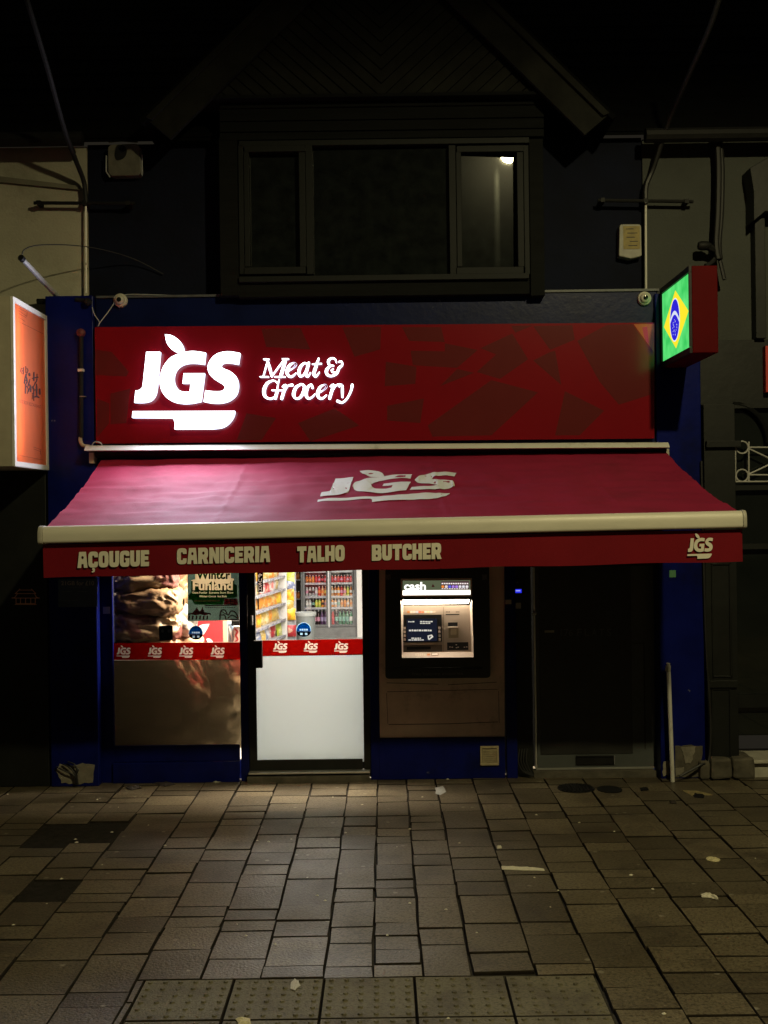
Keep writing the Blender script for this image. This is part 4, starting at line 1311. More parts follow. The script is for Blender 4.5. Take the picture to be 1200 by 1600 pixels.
def orange_lightbox():
    Y0, Y1 = -.89, -.10
    Xf = -2.592
    z1, z0 = at(25, 463, Y0).z, at(27, 728, Y0).z
    s = thing('orange_lightbox', 'cream projecting lightbox with an orange restaurant face in dark brush lettering', 'sign', (-2.75, -.1, z0))
    c = MB()
    t = .02
    xb = -2.98
    # hollow case
    c.box(xb, Xf - .012, Y0, Y0 + t, z0, z1); c.box(xb, Xf - .012, Y1 - t, Y1, z0, z1)
    c.box(xb, Xf - .012, Y0 + t, Y1 - t, z0, z0 + t); c.box(xb, Xf - .012, Y0 + t, Y1 - t, z1 - t, z1); c.box(xb, xb + t, Y0 + t, Y1 - t, z0 + t, z1 - t)
    c.build('case', mat('cream_case', (.36, .33, .24), .55, var=.12, scale=5), s)
    fr = MB()
    w = .034
    for q in ((Y0 - .004, Y0 + w, z0, z1), (Y1 - w, Y1 + .004, z0, z1), (Y0 + w, Y1 - w, z0, z0 + w), (Y0 + w, Y1 - w, z1 - w, z1)):
        fr.box(Xf - .012, Xf + .010, q[0], q[1], q[2] - .001, q[3] + .001)
    fr.build('frame', M['white_metal'], s, bevel=.003)
    b = MB(); b.box(Xf - .006, Xf - .002, Y0 + w, Y1 - w, z0 + w, z1 - w)
    face = b.build('lit_face', film('orange_acrylic', (.84, .34, .16), 0, .8, gloss=.03, rough=.25), s)
    # fluorescent tube inside, towards the street end
    tb = MB(); tb.tube([(Xf - .085, Y0 + .13, z0 + .08), (Xf - .085, Y0 + .13, z1 - .08)], .016, 12)
    tb.build('tube', emit('fluorescent_tube', (1, .93, .86), 19), s)
    # brush lettering: picture field 880 x 1600, 16 per px
    def fm(zx, zy):
        px, py = 20 + zx / 16, 560 + zy / 16
        d = ray(px, py); tt = (Xf + .0005 - CAM.x) / d.x
        return CAM + d * tt
    dk = mat('dark_brush_ink', (.025, .008, .006), .6)
    ST = [[(215, 240, 14), (190, 340, 18)], [(200, 270, 10), (275, 250, 12)], [(240, 290, 14), (225, 370, 12), (250, 390, 10)], [(270, 230, 14), (265, 390, 16)],
          [(325, 200, 14), (330, 360, 16)], [(350, 240, 12), (380, 300, 18), (350, 370, 16)],
          [(335, 400, 38), (300, 520, 26), (290, 620, 30)], [(330, 440, 20), (360, 560, 30), (330, 640, 24)], [(300, 540, 26), (360, 560, 18)], [(320, 640, 26), (315, 870, 26)], [(340, 690, 18), (385, 770, 18), (360, 880, 14)],
          [(410, 380, 40), (420, 425, 40)], [(425, 520, 14), (400, 620, 30), (375, 700, 16)], [(390, 640, 24), (440, 700, 34), (445, 830, 36)], [(445, 690, 22), (400, 790, 22), (385, 840, 16)],
          [(525, 350, 30), (520, 550, 34)], [(480, 500, 24), (560, 480, 26), (625, 470, 30)], [(600, 390, 20), (595, 540, 24), (560, 610, 22)], [(560, 600, 26), (520, 690, 22), (490, 740, 30)], [(490, 700, 24), (515, 760, 34)],
          [(585, 640, 22), (590, 800, 40), (590, 960, 26)], [(545, 790, 24), (600, 780, 28)], [(540, 965, 34), (590, 950, 40), (645, 980, 30)], [(520, 760, 26), (515, 960, 22), (520, 1060, 14)], [(480, 880, 20), (520, 860, 24)], [(485, 900, 12), (475, 1020, 10)], [(660, 770, 40), (665, 890, 46)]]
    b = MB()
    for i, st in enumerate(ST):
        b.poly([stroke(st, 4, 3)], lambda u, v: fm(u, v) + Vector((.00015 * i, 0, 0)), (-.0012, 0, 0))
    b.build('brush_lettering', dk, face)
    br = mat('brown_print', (.22, .035, .012), .6)
    b = MB()
    def line3(pts, wd):
        for q0, q1 in zip(pts, pts[1:]):
            b.poly([stroke([(*q0, wd), (*q1, wd)], 2, 2)], lambda u, v: fm(u, v) + Vector((.0004, 0, 0)), (-.0012, 0, 0))
    fx = lambda x, y: ((x / 3.335 - 20) * 16, (440 + y / 3.335 - 560) * 16)
    for pts in ([(97, 140), (142, 160)], [(97, 150), (140, 182)], [(142, 160), (140, 182)], [(97, 165), (138, 190)], [(97, 185), (130, 207)], [(97, 208), (225, 272)]):
        line3([fx(*p) for p in pts], 6)
    b.build('line_print', br, face); b = MB()
    for pts in ([(100, 905), (225, 930)], [(175, 862), (212, 875)], [(175, 872), (212, 886)], [(212, 875), (212, 900)]):
        line3([fx(*p) for p in pts], 6)
    b.build('line_print', br, face); b = MB()
    p00, p10 = (165, 1105), (700, 1262); p01, p11 = (165, 1018), (700, 1180)
    qm = lambda u, v: fm(p00[0] * (1 - u) * (1 - v) + p10[0] * u * (1 - v) + p11[0] * u * v + p01[0] * (1 - u) * v,
                         p00[1] * (1 - u) * (1 - v) + p10[1] * u * (1 - v) + p11[1] * u * v + p01[1] * (1 - u) * v) + Vector((.0006, 0, 0))
    text(b, 'RICE BOX RESTAURANT', qm, br)
    b.build('small_print', br, face)
    b = MB(); b.tube([(Xf - .2, Y1, z1 - .1), (Xf - .2, .1, z1 - .1)], .02, 8); b.build('wall_arm', M['black_metal'], s)
orange_lightbox()

# ================================================================ wall fittings
def fittings():
    # eyeball cameras
    for (px, py, lab) in ((189, 470, 'round white eyeball camera on the navy fascia near the butcher mark'), (1006, 467, 'round white eyeball camera on the navy fascia beside the flag lightbox')):
        p = at(px, py, -.06)
        c = thing('security_camera', lab, 'camera', p, 'eyeball cameras on the fascia')
        b = MB(); b.lathe([(.054, 0), (.054, -.02), (.049, -.032), (.04, -.036)], p, 'Y', 24); b.build('base', M['off_white'], c)
        b = MB(); b.lathe([(.040, -.033), (.038, -.050), (.028, -.062), (.017, -.066)], p, 'Y', 24); b.build('eyeball', M['off_white'], c)
        b = MB(); b.lathe([(.018, -.066), (.018, -.071), (.009, -.073)], p + Vector((0, 0, -.002)), 'Y', 18); b.build('lens', M['dark_glass'], c)
    # alarm box with dark round opening
    p = at(193, 250, .10)
    c = thing('alarm_box', 'square off-white alarm box with a dark round hole near the eaves', 'alarm box', p)
    b = MB(); b.poly([rnd([(168, 226, 8), (218, 224, 8), (221, 274, 9), (169, 275, 9)], 4)], facemap(.02), (0, .085, 0)); bx = b.build('cover', M['alarm_plastic'], c, bevel=.006)
    b = MB(); b.poly([spline_loop([(183, 227), (194, 228), (198, 237), (193, 247), (182, 250), (179, 240)])], facemap(.0165), (0, .003, 0)); b.build('dark_opening', M['black_metal'], bx)
    b = MB(); b.tube([at(166, 243, .03), at(166, 268, .03), at(172, 277, .03)], .006, 6); b.tube([at(222, 242, .03), at(222, 274, .03)], .006, 6); b.tube([at(170, 222, .05), at(190, 220, .03), at(215, 222, .05)], .006, 6)
    b.build('peeling_edge', M['pale_grey'], bx)
    # burglar alarm with yellow label
    p = at(984, 377, .10)
    c = thing('burglar_alarm', 'tapered white alarm siren box with a yellow label under the tie bar', 'alarm box', p)
    b = MB(); b.poly([rnd([(968, 350, 5), (1002, 350, 5), (1003, 400, 3), (986, 404), (967, 400, 3)], 4)], facemap(.02), (0, .085, 0)); cv = b.build('cover', mat('alarm_cover', (.20,.19,.15), .5, var=.2, scale=12), c, bevel=.006)
    b = MB(); b.pbox(974, 353, 1000, 389, .0165, .019); lb = b.build('label_plate', mat('yellow_label', (.20, .15, .03), .6, var=.2, scale=30), cv)
    b = MB()
    for k, (x0, x1) in enumerate(((978, 990), (980, 996), (979, 992), (984, 997), (982, 996))): b.pbox(x0, 357 + k * 6.5, x1, 358.2 + k * 6.5, .0152, .0160)
    b.build('print_line', M['groove'], lb)
    # tie bars
    for a, b_, lab in (((53, 317), (211, 318), 'black iron tie bar crossing the white downpipe above the orange lightbox'), ((934, 313), (1083, 315), 'black iron tie bar above the burglar alarm near the flag lightbox')):
        p, q = at(*a, .0), at(*b_, .0)
        t = thing('tie_bar', lab, 'bar', (p + q) / 2, 'iron tie bars on the upper wall')
        m = MB(); m.tube([p, q], .014, 8); m.build('rod', M['black_metal'], t)
        for f in (0.05, .5, .93):
            m = MB(); c = p + (q - p) * f; m.box(c.x - .016, c.x + .016, -.018, .11, c.z - .016, c.z + .016); m.build('fixing', M['black_metal'], t)
    # thin white downpipes between the houses
    for x, y0, y1, lab in ((134, 322, 458, 'thin white vertical conduit above the security camera and orange lightbox'), (1009, 318, 452, 'thin white vertical conduit beside the burglar alarm')):
        m = MB(); m.tube([at(x, y0, .02), at(x + .5, y1, .02)], .0085, 8)
        tag(m.build('conduit', M['white_metal']), lab, 'conduit', 'white conduits on the upper wall')
    # thick cables coming down over the roof
    def cab(pts, r, name, lab, cat='cable', group=None, mt=None):
        c = spline([Vector(p) for p in pts], 8)
        m = MB(); m.tube(c, r, 7); return tag(m.build(name, mt or M['cable']), lab, cat, group)
    cab([at(30, -40, -1.2), at(48, 20, -1.1), at(75, 110, -.8), at(100, 200, -.4), at(118, 250, -.15), at(131, 285, .0), at(134, 318, .0)], .019, 'service_cable', 'thick black cable sweeping down over the roof to the conduit above the orange lightbox', group='overhead service cables', mt=mat('grey_cable', (.018, .018, .018), .6, spec=.2))
    cab([at(1135, -40, -1.2), at(1110, 40, -1.0), at(1075, 120, -.6), at(1045, 190, -.2), at(1022, 260, -.02), at(1010, 290, .0), at(1009, 318, .0)], .019, 'service_cable', 'thick black cable coming down over the roof to the conduit above the burglar alarm', group='overhead service cables')
    # bundle of old cables
    t = thing('cable_bundle', 'thick bundle of black cables hanging down the grey wall above the flag lightbox', 'cables', at(1122, 430, 0))
    m = MB()
    for k in range(6):
        ox = random.uniform(-5, 5); oy = random.uniform(-.03, .03)
        m.tube(spline([at(1121 + ox * .7, 205, -.02 + oy), at(1125 + ox, 260, -.02 + oy), at(1124 + ox, 330, -.03 + oy), at(1121 + ox * .8, 380, -.03 + oy), at(1124 + ox * .5, 405, -.05 + oy)], 6), .02, 7)
    m.tube(spline([at(1122, 395, -.03), at(1128, 420, -.05), at(1132, 437, -.06)], 6), .016, 7)
    m.tube(spline([at(1122, 398, -.03), at(1112, 410, -.06), at(1102, 415, -.08)], 6), .016, 7)
    m.build('strand', M['cable'], t)
    m = MB(); m.lathe([(.0, -.05), (.028, -.05), (.036, -.03), (.036, .02), (.02, .05), (.0, .06)], at(1101, 384, -.05), 'X', 14); m.tube([at(1103, 384, -.05), at(1120, 392, -.03)], .03, 8); m.build('junction', M['black_metal'], t)
    # grey pole with a wire
    p, q = at(34, 404, -.55), at(88, 462, -.05)
    t = thing('bracket_pole', 'pale grey pole sticking out from the shopfront top above the orange lightbox', 'pole', q)
    m = MB(); m.tube([p, p + (q - p) * .5, q + Vector((0, .05, 0))], [.018, .020, .022], 10); m.build('tube', M['pale_grey'], t)
    m = MB(); m.tube([p - (q - p) * .03, p + (q - p) * .03], .024, 10); m.build('end_cap', M['black_metal'], t)
    cab([at(34, 402, -.55), at(38, 390, -.55), at(60, 383, -.45), at(110, 383, -.3), at(160, 390, -.15), at(210, 405, .02), at(255, 428, .08)], .004, 'thin_wire', 'thin wire arching from the grey pole end across the upper wall', 'wire')
    m = MB(); m.tube([at(58, 471, -.02), at(76, 471, -.02)], .022, 8); tag(m.build('pipe_stub', M['black_metal']), 'short black pipe stub on the cream wall edge just above the orange lightbox', 'pipe'); m = MB(); m.tube([at(118, 468, -.1), at(136, 470, -.1)], .016, 8)
    m.lathe([(.02, 0), (.03, -.02), (.03, -.05), (.015, -.07)], at(139, 473, -.1), 'Y', 12)
    tag(m.build('pipe_stub', M['black_metal']), 'black stub with a round cap at the pilaster top beside the wires', 'pipe')
    cab([at(144, 480, -.12), at(148, 492, -.14), at(155, 503, -.145), at(153, 510, -.145)], .0035, 'thin_wire', 'thin wire hanging from the pipe stub to the red fascia', 'wire', mt=M['pale_grey'])
    cab([at(182, 468, -.08), at(170, 486, -.11), at(157, 503, -.14), at(154, 509, -.14)], .0035, 'thin_wire', 'thin wire from the round camera down to the red fascia corner', 'wire', mt=M['pale_grey'])
    cab([at(192, 461, -.07), at(215, 460, -.065), at(300, 462, -.063), at(420, 461, -.063)], .0035, 'thin_wire', 'thin wire running along the fascia top from the round camera', 'wire', mt=M['pale_grey'])
    # black conduit on the left pilaster with clips and a beige elbow
    t = thing('wall_conduit', 'black conduit with clips and a beige elbow on the blue pilaster beside the red fascia', 'conduit', at(128, 690, -.12))
    m = MB(); m.tube([at(127, 522, -.125), at(127, 684, -.125)], .017, 10); m.build('pipe', M['black_metal'], t)
    m = MB(); m.tube(spline([at(125.5, 683, -.125), at(126, 690, -.128), at(130, 696, -.13), at(140, 697.5, -.13)], 5), .014, 10); m.build('elbow', mat('beige_plastic', (.42, .36, .25), .5), t)
    m = MB(); m.pbox(121, 576, 130, 580, -.148, -.105); m.build('clip', M['white_metal'], t)
    m = MB(); m.pbox(124, 618.5, 133, 620, -.145, -.105); m.build('clip', M['grey_metal'], t)
    m = MB(); m.lathe([(.02, 0), (.035, -.02), (.03, -.05), (.0, -.06)], at(128, 521, -.1), 'Y', 12); m.build('junction', mat('red_cap', (.10, .015, .015), .6), t)
    cab([at(143, 699, -.2), at(146, 692, -.22), at(152, 690.5, -.23), at(158, 693, -.22), at(160, 699, -.2)], .005, 'thin_wire', 'small pale wire loop at the end of the awning cover strip', 'wire', mt=M['pale_grey'])
    # intercom, switches
    t = thing('intercom', 'black door intercom with a small blue lit display beside the flats door', 'intercom', at(808, 924, .03))
    m = MB(); m.pbox(801, 902, 820, 928, .012, .03); bd = m.build('body', M['black_metal'], t, bevel=.003)
    m = MB(); m.pbox(804, 920.5, 815, 926.5, .0085, .011); m.build('display', emit('blue_display', (.03, .04, 1.0), .8), bd)
    m = MB(); m.pbox(806, 922, 813, 924, .0062, .0082); m.build('lit_text', emit('blue_display_text', (.35, .38, 1.0), .9), bd)
    m = MB(); m.lathe([(.011, 0), (.011, -.004), (.006, -.006)], at(808, 909, .012), 'Y', 14); m.build('lens', M['dark_glass'], bd)
    for x0, y0, x1, y1, lab in ((789.5, 937, 799, 944, 'small pale sticker on the blue post beside the cash machine'), (802, 942, 814, 951, 'small beige sticker on the black post under the intercom')):
        m = MB(); yy = -.0225 if x0 < 795 else .027
        m.pbox(x0, y0, x1, y1, yy, yy + .0016); tag(m.build('sticker', M['off_white']), lab, 'sticker')
    for x0, y0, x1, y1, lab, mt in ((1046, 891, 1056, 902, 'small green sticker high on the blue pilaster beside the flats door', mat('green_sticker', (.07, .22, .10), .6)), (161, 948, 172, 959, 'small grey sticker on the blue frame left of the sacks window', M['pale_grey'])):
        m = MB(); yy = -.1025 if x0 > 500 else -.0025
        m.pbox(x0, y0, x1, y1, yy, yy + .0016); tag(m.build('sticker', mt), lab, 'sticker')
    # air vent
    t = thing('air_vent', 'beige louvred air vent in the blue stall riser below the cash machine', 'vent', at(765, 1195, -.012))
    m = MB()
    m.pbox(750.5, 1166, 779.5, 1169.5, -.03, -.0125); m.pbox(750.5, 1192.5, 779.5, 1196, -.03, -.0125); m.pbox(750.5, 1169.6, 753.5, 1192.4, -.03, -.0125); m.pbox(776.5, 1169.6, 779.5, 1192.4, -.03, -.0125)
    bp = mat('beige_vent', (.36, .30, .18), .55, var=.2, scale=25)
    m.build('frame', bp, t, bevel=.002)
    m = MB()
    for k in range(8):
        z = Z(765, 1171.5 + k * 2.8, -.02); xa, xb = X(753.7, 1180, -.02), X(776.3, 1180, -.02)
        m.add([(xa, -.028, z - .006), (xb, -.028, z - .006), (xb, -.014, z + .004), (xa, -.014, z + .004), (xa, -.027, z - .008), (xb, -.027, z - .008), (xb, -.013, z + .002), (xa, -.013, z + .002)],
              [(0, 1, 2, 3), (7, 6, 5, 4), (0, 4, 5, 1), (1, 5, 6, 2), (2, 6, 7, 3), (3, 7, 4, 0)])
    m.build('louvre', bp, t)
    # leaning white waste pipe
    t = thing('waste_pipe', 'white plastic pipe standing at a slight lean against the blue pilaster', 'pipe', ground(1051, 1217))
    p, q = at(1044.5, 1048, -.19), at(1051, 1218, -.19); q.z = 0.0
    m = MB(); m.tube([q, p], .0165, 14); m.build('pipe', M['white_metal'], t)
    m = MB(); m.tube([p, at(1044, 1036, -.19)], .0145, 14); m.tube([at(1043.6, 1049, -.19), at(1043.9, 1040, -.19)], .021, 14); m.build('collar', M['off_white'], t)
    # cables at the foot of walls
    t = thing('loose_cables', 'loose black cables hanging from the broken render of the blue pilaster near the pagoda emblem', 'cables', at(118, 1226, -.13))
    m = MB()
    for k, (x0, y0, x1) in enumerate(((88, 1198, 118), (98, 1194, 120), (106, 1190, 122), (110, 1196, 121))):
        m.tube(spline([at(x0, y0, -.125), at(x0 + 12, y0 + 6, -.14), at(x1 - 2, 1212, -.14), at(x1, 1226, -.13)], 6), .006, 6)
    m.build('strand', M['cable'], t)
    t = thing('loose_cables', 'loose black cables curling at the foot of the service post beside the flats door', 'cables', at(820, 1212, -.02))
    m = MB()
    for k in range(4):
        m.tube(spline([at(812 + k * 4, 1170, .02), at(810 + k * 4, 1188, .0), at(816 + k * 4, 1204, -.02), at(834, 1213 - k, -.05)], 6), .006, 6)
    m.build('strand', M['cable'], t)
    cab([at(1096, 720, -.12), at(1099, 850, -.12), at(1103, 1000, -.12), at(1110, 1120, -.12), at(1108, 1185, -.13), at(1095, 1195, -.16), at(1062, 1213, -.2)], .010, 'ground_cable', 'black cable running down beside the blue pilaster to the white pipe foot', 'cable')
    # old plinth stones
    m = MB()
    gx = lambda x, y: at(x, y, -.16)
    for x0, x1, y0 in ((1094, 1112, 1190), (1112, 1146, 1186), (1146, 1181, 1185)):
        a, b_ = gx(x0, 1200).x, gx(x1, 1200).x - .006; h = gx(1130, y0).z
        m.box(a, b_, -.16, .1, 0, h)
    o = roughen(m.build('plinth_stone', M['stone'], bevel=.02), .012, 9)
    tag(o, 'low worn stone plinth at the foot of the black shopfront beside the blue pilaster', 'stone')

def spline_loop(pts, seg=5):
    return [(p.x, p.y) for p in spline([(x, y, 0) for x, y in pts], seg, closed=True)]
fittings()
# ================================================================ cash machine
def cash_machine():
    k = 7.06
    zx = lambda x: 600 + x / k
    zy = lambda y: 890 + y / k
    t = thing('cash_machine', 'black cash machine with lit sign and screen set in the beige board', 'cash machine', at(685, 1060, 0))
    Yf = -.045
    fmY = lambda Y: (lambda u, v: at(zx(u), zy(v), Y))
    blk = mat('black_gloss_plastic', (.010, .010, .010), .28, var=.2, scale=6)
    # surround with two openings
    outer = rnd([(15, -10), (1160, -22), (1175, 1195, 45), (15, 1205, 45)], 5)
    win1 = [(185, 100), (970, 95), (972, 298), (186, 306)]
    win2 = [(185, 335), (970, 330), (988, 968), (198, 975)]
    b = MB(); b.poly([outer, win1[::-1], win2[::-1]], fmY(Yf), (0, .047, 0)); sur = b.build('surround', blk, t)
    b = MB()
    b.poly([rnd([(95, 1083), (1085, 1075), (1085, 1100), (95, 1108)])], fmY(Yf - .012), (0, .011, 0)); b.build('ledge', M['black_paint'], sur, bevel=.002)
    b = MB()
    dimt = mat('dim_print', (.09, .09, .09), .6)
    text(b, 'free balance enquiries', lambda u, v: at(zx(310 + u * 560), zy(1180 - v * 46 - 10 * u), Yf - .0015), dimt, .008); b.build('lettering', dimt, sur)
    b = MB()
    for x in (45, 1110):
        b.poly([[(x - 28, 55), (x + 28, 52), (x + 28, 110), (x - 28, 113)]], fmY(Yf - .0015), (0, .001, 0))
    b.build('corner_sticker', mat('worn_label', (.09, .09, .09), .5, var=.5, scale=80), sur)
    # lit sign
    Ys = Yf + .004
    fr = mat('pink_beige_metal', (.62, .50, .42), .4, var=.05)
    b = MB(); b.poly([[(185, 100), (970, 95), (972, 298), (186, 306)], [(206, 124), (206, 284), (954, 278), (952, 116)]], fmY(Ys - .012), (0, .03, 0)); sg = b.build('sign_frame', fr, t)
    b = MB(); b.poly([[(206, 124), (952, 116), (953, 225), (206, 230)]], fmY(Ys), (0, .01, 0)); b.build('sign_panel', emit('sign_olive', (.17, .20, .11), .55), sg)
    b = MB(); b.poly([[(206, 231), (953, 226), (954, 276), (206, 282)]], fmY(Ys), (0, .01, 0)); b.build('lit_strip', emit('sign_white', (1, .92, .80), 2.6), sg)
    b = MB(); text(b, 'cash', lambda u, v: at(zx(222 + u * 240), zy(227 - v * 90), Ys - .002), emit('sign_letter', (1, .96, .92), 1.6), .03)
    b.build('sign_lettering', emit('sign_letter', (1, .96, .92), 1.6), sg)
    b = MB(); b.poly([[(630, 132), (936, 128), (937, 218), (630, 221)]], fmY(Ys - .001), (0, .002, 0)); b.build('card_panel', emit('card_panel', (.10, .04, .05), .7), sg)
    b = MB()
    ws = emit('sign_small_white', (1, .9, .86), 1.0)
    cols = [(1, .30, .05), (.9, .75, .7), (.12, .16, .85), (.45, .25, .85), (.45, .25, .85), (.9, .85, .9), (.85, .85, .9), (.95, .9, .9)]
    for i in range(12): b.poly([[(636 + i * 25, 147), (654 + i * 25, 147), (654 + i * 25, 161), (636 + i * 25, 161)]], fmY(Ys - .0024), (0, .001, 0), ws)
    for i, c in enumerate(cols): b.poly([rnd([(634 + i * 38, 174, 8), (664 + i * 38, 174, 8), (664 + i * 38, 202, 8), (634 + i * 38, 202, 8)], 2)], fmY(Ys - .0024), (0, .001, 0), emit('card_badge', c, .9))
    for i in range(11): b.poly([[(636 + i * 27, 207), (654 + i * 27, 207), (654 + i * 27, 215), (636 + i * 27, 215)]], fmY(Ys - .0024), (0, .001, 0), ws)
    b.build('card_badges', ws, sg)
    b = MB(); b.poly([[(538, 158), (552, 176), (560, 192), (524, 192)]], fmY(Ys - .002), (0, .001, 0)); b.build('emblem', emit('emblem_dark', (.10, .02, .02), .4), sg)
    # recessed fascia
    Yr = Yf + .095
    met = mat('warm_grey_plate', (.40, .325, .26), .38, metal=.35, var=.05, scale=4)
    P = lambda u, v, Y: at(zx(u), zy(v), Y)
    # back plate is smaller: recess sides slope in
    bk = [(215, 400), (945, 395), (965, 905), (212, 912)]
    b = MB(); b.poly([bk], fmY(Yr), (0, .01, 0)); fa = b.build('fascia_plate', met, t)
    b = MB()
    fo = [P(*w, Yf + .001) for w in win2]; bi = [P(*w, Yr - .001) for w in bk]
    for i in (1, 2, 3):
        j = (i + 1) % 4
        b.add([fo[i], fo[j], bi[j], bi[i]], [(0, 1, 2, 3)])
    b.build('recess_side', mat('pale_recess', (.60, .52, .44), .4, metal=.2, var=.05), t)
    # lamp hood at the top of the recess
    b = MB(); lq = [P(206, 338, Yf + .004), P(940, 334, Yf + .004), P(932, 374, Yr - .006), P(213, 383, Yr - .006)]
    b.add(lq + [q_ + Vector((0, .004, .012)) for q_ in lq], [(0, 1, 2, 3), (7, 6, 5, 4), (0, 4, 5, 1), (1, 5, 6, 2), (2, 6, 7, 3), (3, 7, 4, 0)])
    b.build('strip_lamp', emit('strip_lamp', (1, .84, .62), 20.0), t)
    # left half: screen bezel, screen, keys
    q = lambda l, Y, d=.002: (lambda bb: bb.poly([l], fmY(Y), (0, d, 0)))(MB())
    q([(205, 500), (635, 496), (640, 795), (208, 802)], Yr - .012, .011).build('screen_bezel', blk, fa)
    q([(250, 545), (585, 541), (588, 788), (254, 794)], Yr - .0135, .001).build('screen', emit('screen_dark', (.010, .012, .022), 1.0), fa)
    b = MB(); sw = emit('screen_text', (.9, .85, .74), .75)
    rows = [(268, 575, (20, 24, 28)), (398, 574, (30, 26, 34, 24, 30)), (398, 592, (26, 40, 24, 28)), (275, 671, (30, 22, 40, 16, 34, 20, 44, 20, 30)), (302, 757, (36, 30, 26, 20)), (270, 776, (34, 26, 40, 30, 20, 24))]
    for x, y, ws_ in rows:
        hh = 9 if y == 671 else 6
        for w in ws_:
            jy = random.uniform(-2, 2)
            b.poly([[(x, y - hh + jy), (x + w - 6, y - hh + jy), (x + w - 6, y + hh), (x, y + hh)]], fmY(Yr - .0142), (0, .0005, 0)); x += w
    b.poly([[(480, 728), (528, 716), (546, 742), (498, 778), (486, 770)], [(496, 736), (498, 760), (514, 752), (512, 742), (524, 736), (522, 730)]], fmY(Yr - .0142), (0, .0005, 0))
    b.build('screen_text', sw, fa)
    key = mat('key_cap', (.55, .47, .42), .4)
    for i in range(4):
        for x in (228, 613):
            y = 646 + i * 42
            q(rnd([(x - 13, y - 13, 4), (x + 13, y - 13, 4), (x + 13, y + 13, 4), (x - 13, y + 13, 4)], 2), Yr - .022, .01).build('key', key, fa)
    q([(205, 806), (640, 800), (641, 826), (206, 832)], Yr - .010, .009).build('shelf_bar', met, fa)
    q([(210, 835), (641, 828), (643, 903), (211, 908)], Yr - .004, .003).build('dispenser_panel', mat('dark_bronze', (.11, .09, .07), .4), fa)
    q([(250, 852), (515, 848), (515, 880), (250, 886)], Yr - .0065, .002).build('cash_slot', M['black_metal'], fa)
    # card logos strip
    b = MB()
    for i, c in enumerate(((.5, .2, .05), (.55, .5, .45), (.55, .5, .45), (.4, .42, .5), (.5, .15, .1), (.5, .2, .1), (.55, .5, .45), (.6, .5, .3), (.5, .5, .5), (.5, .4, .3))):
        b.poly([[(256 + i * 31.5, 456), (284 + i * 31.5, 456), (284 + i * 31.5, 480), (256 + i * 31.5, 480)]], fmY(Yr - .002), (0, .001, 0), mat('card_logo', c, .5))
    b.build('card_logo_strip', M['off_white'], fa)
    # right half
    q([(652, 410), (660, 410), (660, 905), (652, 905)], Yr - .004, .003).build('centre_rib', mat('bronze_rib', (.25, .20, .15), .4, metal=.3), fa)
    q([(680, 490), (832, 488), (832, 499), (680, 501)], Yr - .002, .001).build('receipt_slot', M['black_metal'], fa)
    b = MB()
    for x in (684, 700, 716, 792, 808, 822): b.poly([[(x, 462), (x + 10, 462), (x + 10, 472), (x, 472)]], fmY(Yr - .0015), (0, .001, 0))
    b.build('plate_print', M['groove'], fa)
    q([(706, 584), (812, 582), (812, 625), (706, 627)], Yr - .006, .005).build('card_reader', M['black_metal'], fa)
    q([(706, 629), (818, 627), (818, 640), (706, 642)], Yr - .014, .013).build('card_lip', mat('pale_lip', (.7, .6, .5), .35), fa)
    q([(712, 645), (822, 643), (822, 752), (712, 755)], Yr - .004, .003).build('reader_plate', mat('olive_plate', (.20, .16, .09), .45), fa)
    q(rnd([(736, 652, 8), (800, 651, 8), (800, 718, 8), (736, 720, 8)], 3), Yr - .010, .005).build('card_guide', mat('brass_plate', (.34, .27, .17), .4, metal=.3), fa)
    q([(696, 804), (930, 800), (932, 886), (697, 890)], Yr - .004, .003).build('keypad_shade', M['black_metal'], fa)
    b = MB()
    for x, y in ((720, 850), (745, 852), (790, 826), (792, 858), (810, 852), (880, 852), (905, 850)):
        b.poly([[(x, y), (x + 16, y), (x + 16, y + 7), (x, y + 7)]], fmY(Yr - .0055), (0, .001, 0))
    b.build('keypad_print', key, fa)
    b = MB()
    Yt, Yb_ = Yr - .035, Yf - .004
    def shf(d):
        def f(u, v):
            t_ = min(1, max(0, (v - 910) / 62))
            return at(zx(u), zy(v), Yt + (Yb_ - Yt) * t_ - d)
        return f
    b.poly([[(198, 914), (975, 906), (987, 966), (200, 974)]], shf(0), (0, .006, -.004)); sh = b.build('lower_shelf', mat('beige_shelf', (.52, .43, .36), .45, var=.05), t)
    og = mat('orange_mark', (.6, .22, .05), .5)
    b = MB()
    for i in range(5): b.poly([[(345 + i * 24, 924), (362 + i * 24, 923), (362 + i * 24, 950), (345 + i * 24, 951)]], shf(.0015), (0, .001, 0), mat('pale_badge', (.6, .52, .42), .5))
    b.poly([[(475, 926), (508, 925), (508, 948), (475, 949)]], shf(.0015), (0, .001, 0), og)
    b.poly([[(522, 918), (600, 917), (600, 948), (522, 949)]], shf(.0015), (0, .001, 0), mat('brown_rim', (.2, .06, .03), .5))
    b.poly([[(528, 924), (594, 923), (594, 942), (528, 943)]], shf(.0025), (0, .0008, 0), mat('white_label', (.75, .7, .62), .5))
    b.build('shelf_label', M['off_white'], sh)
cash_machine()

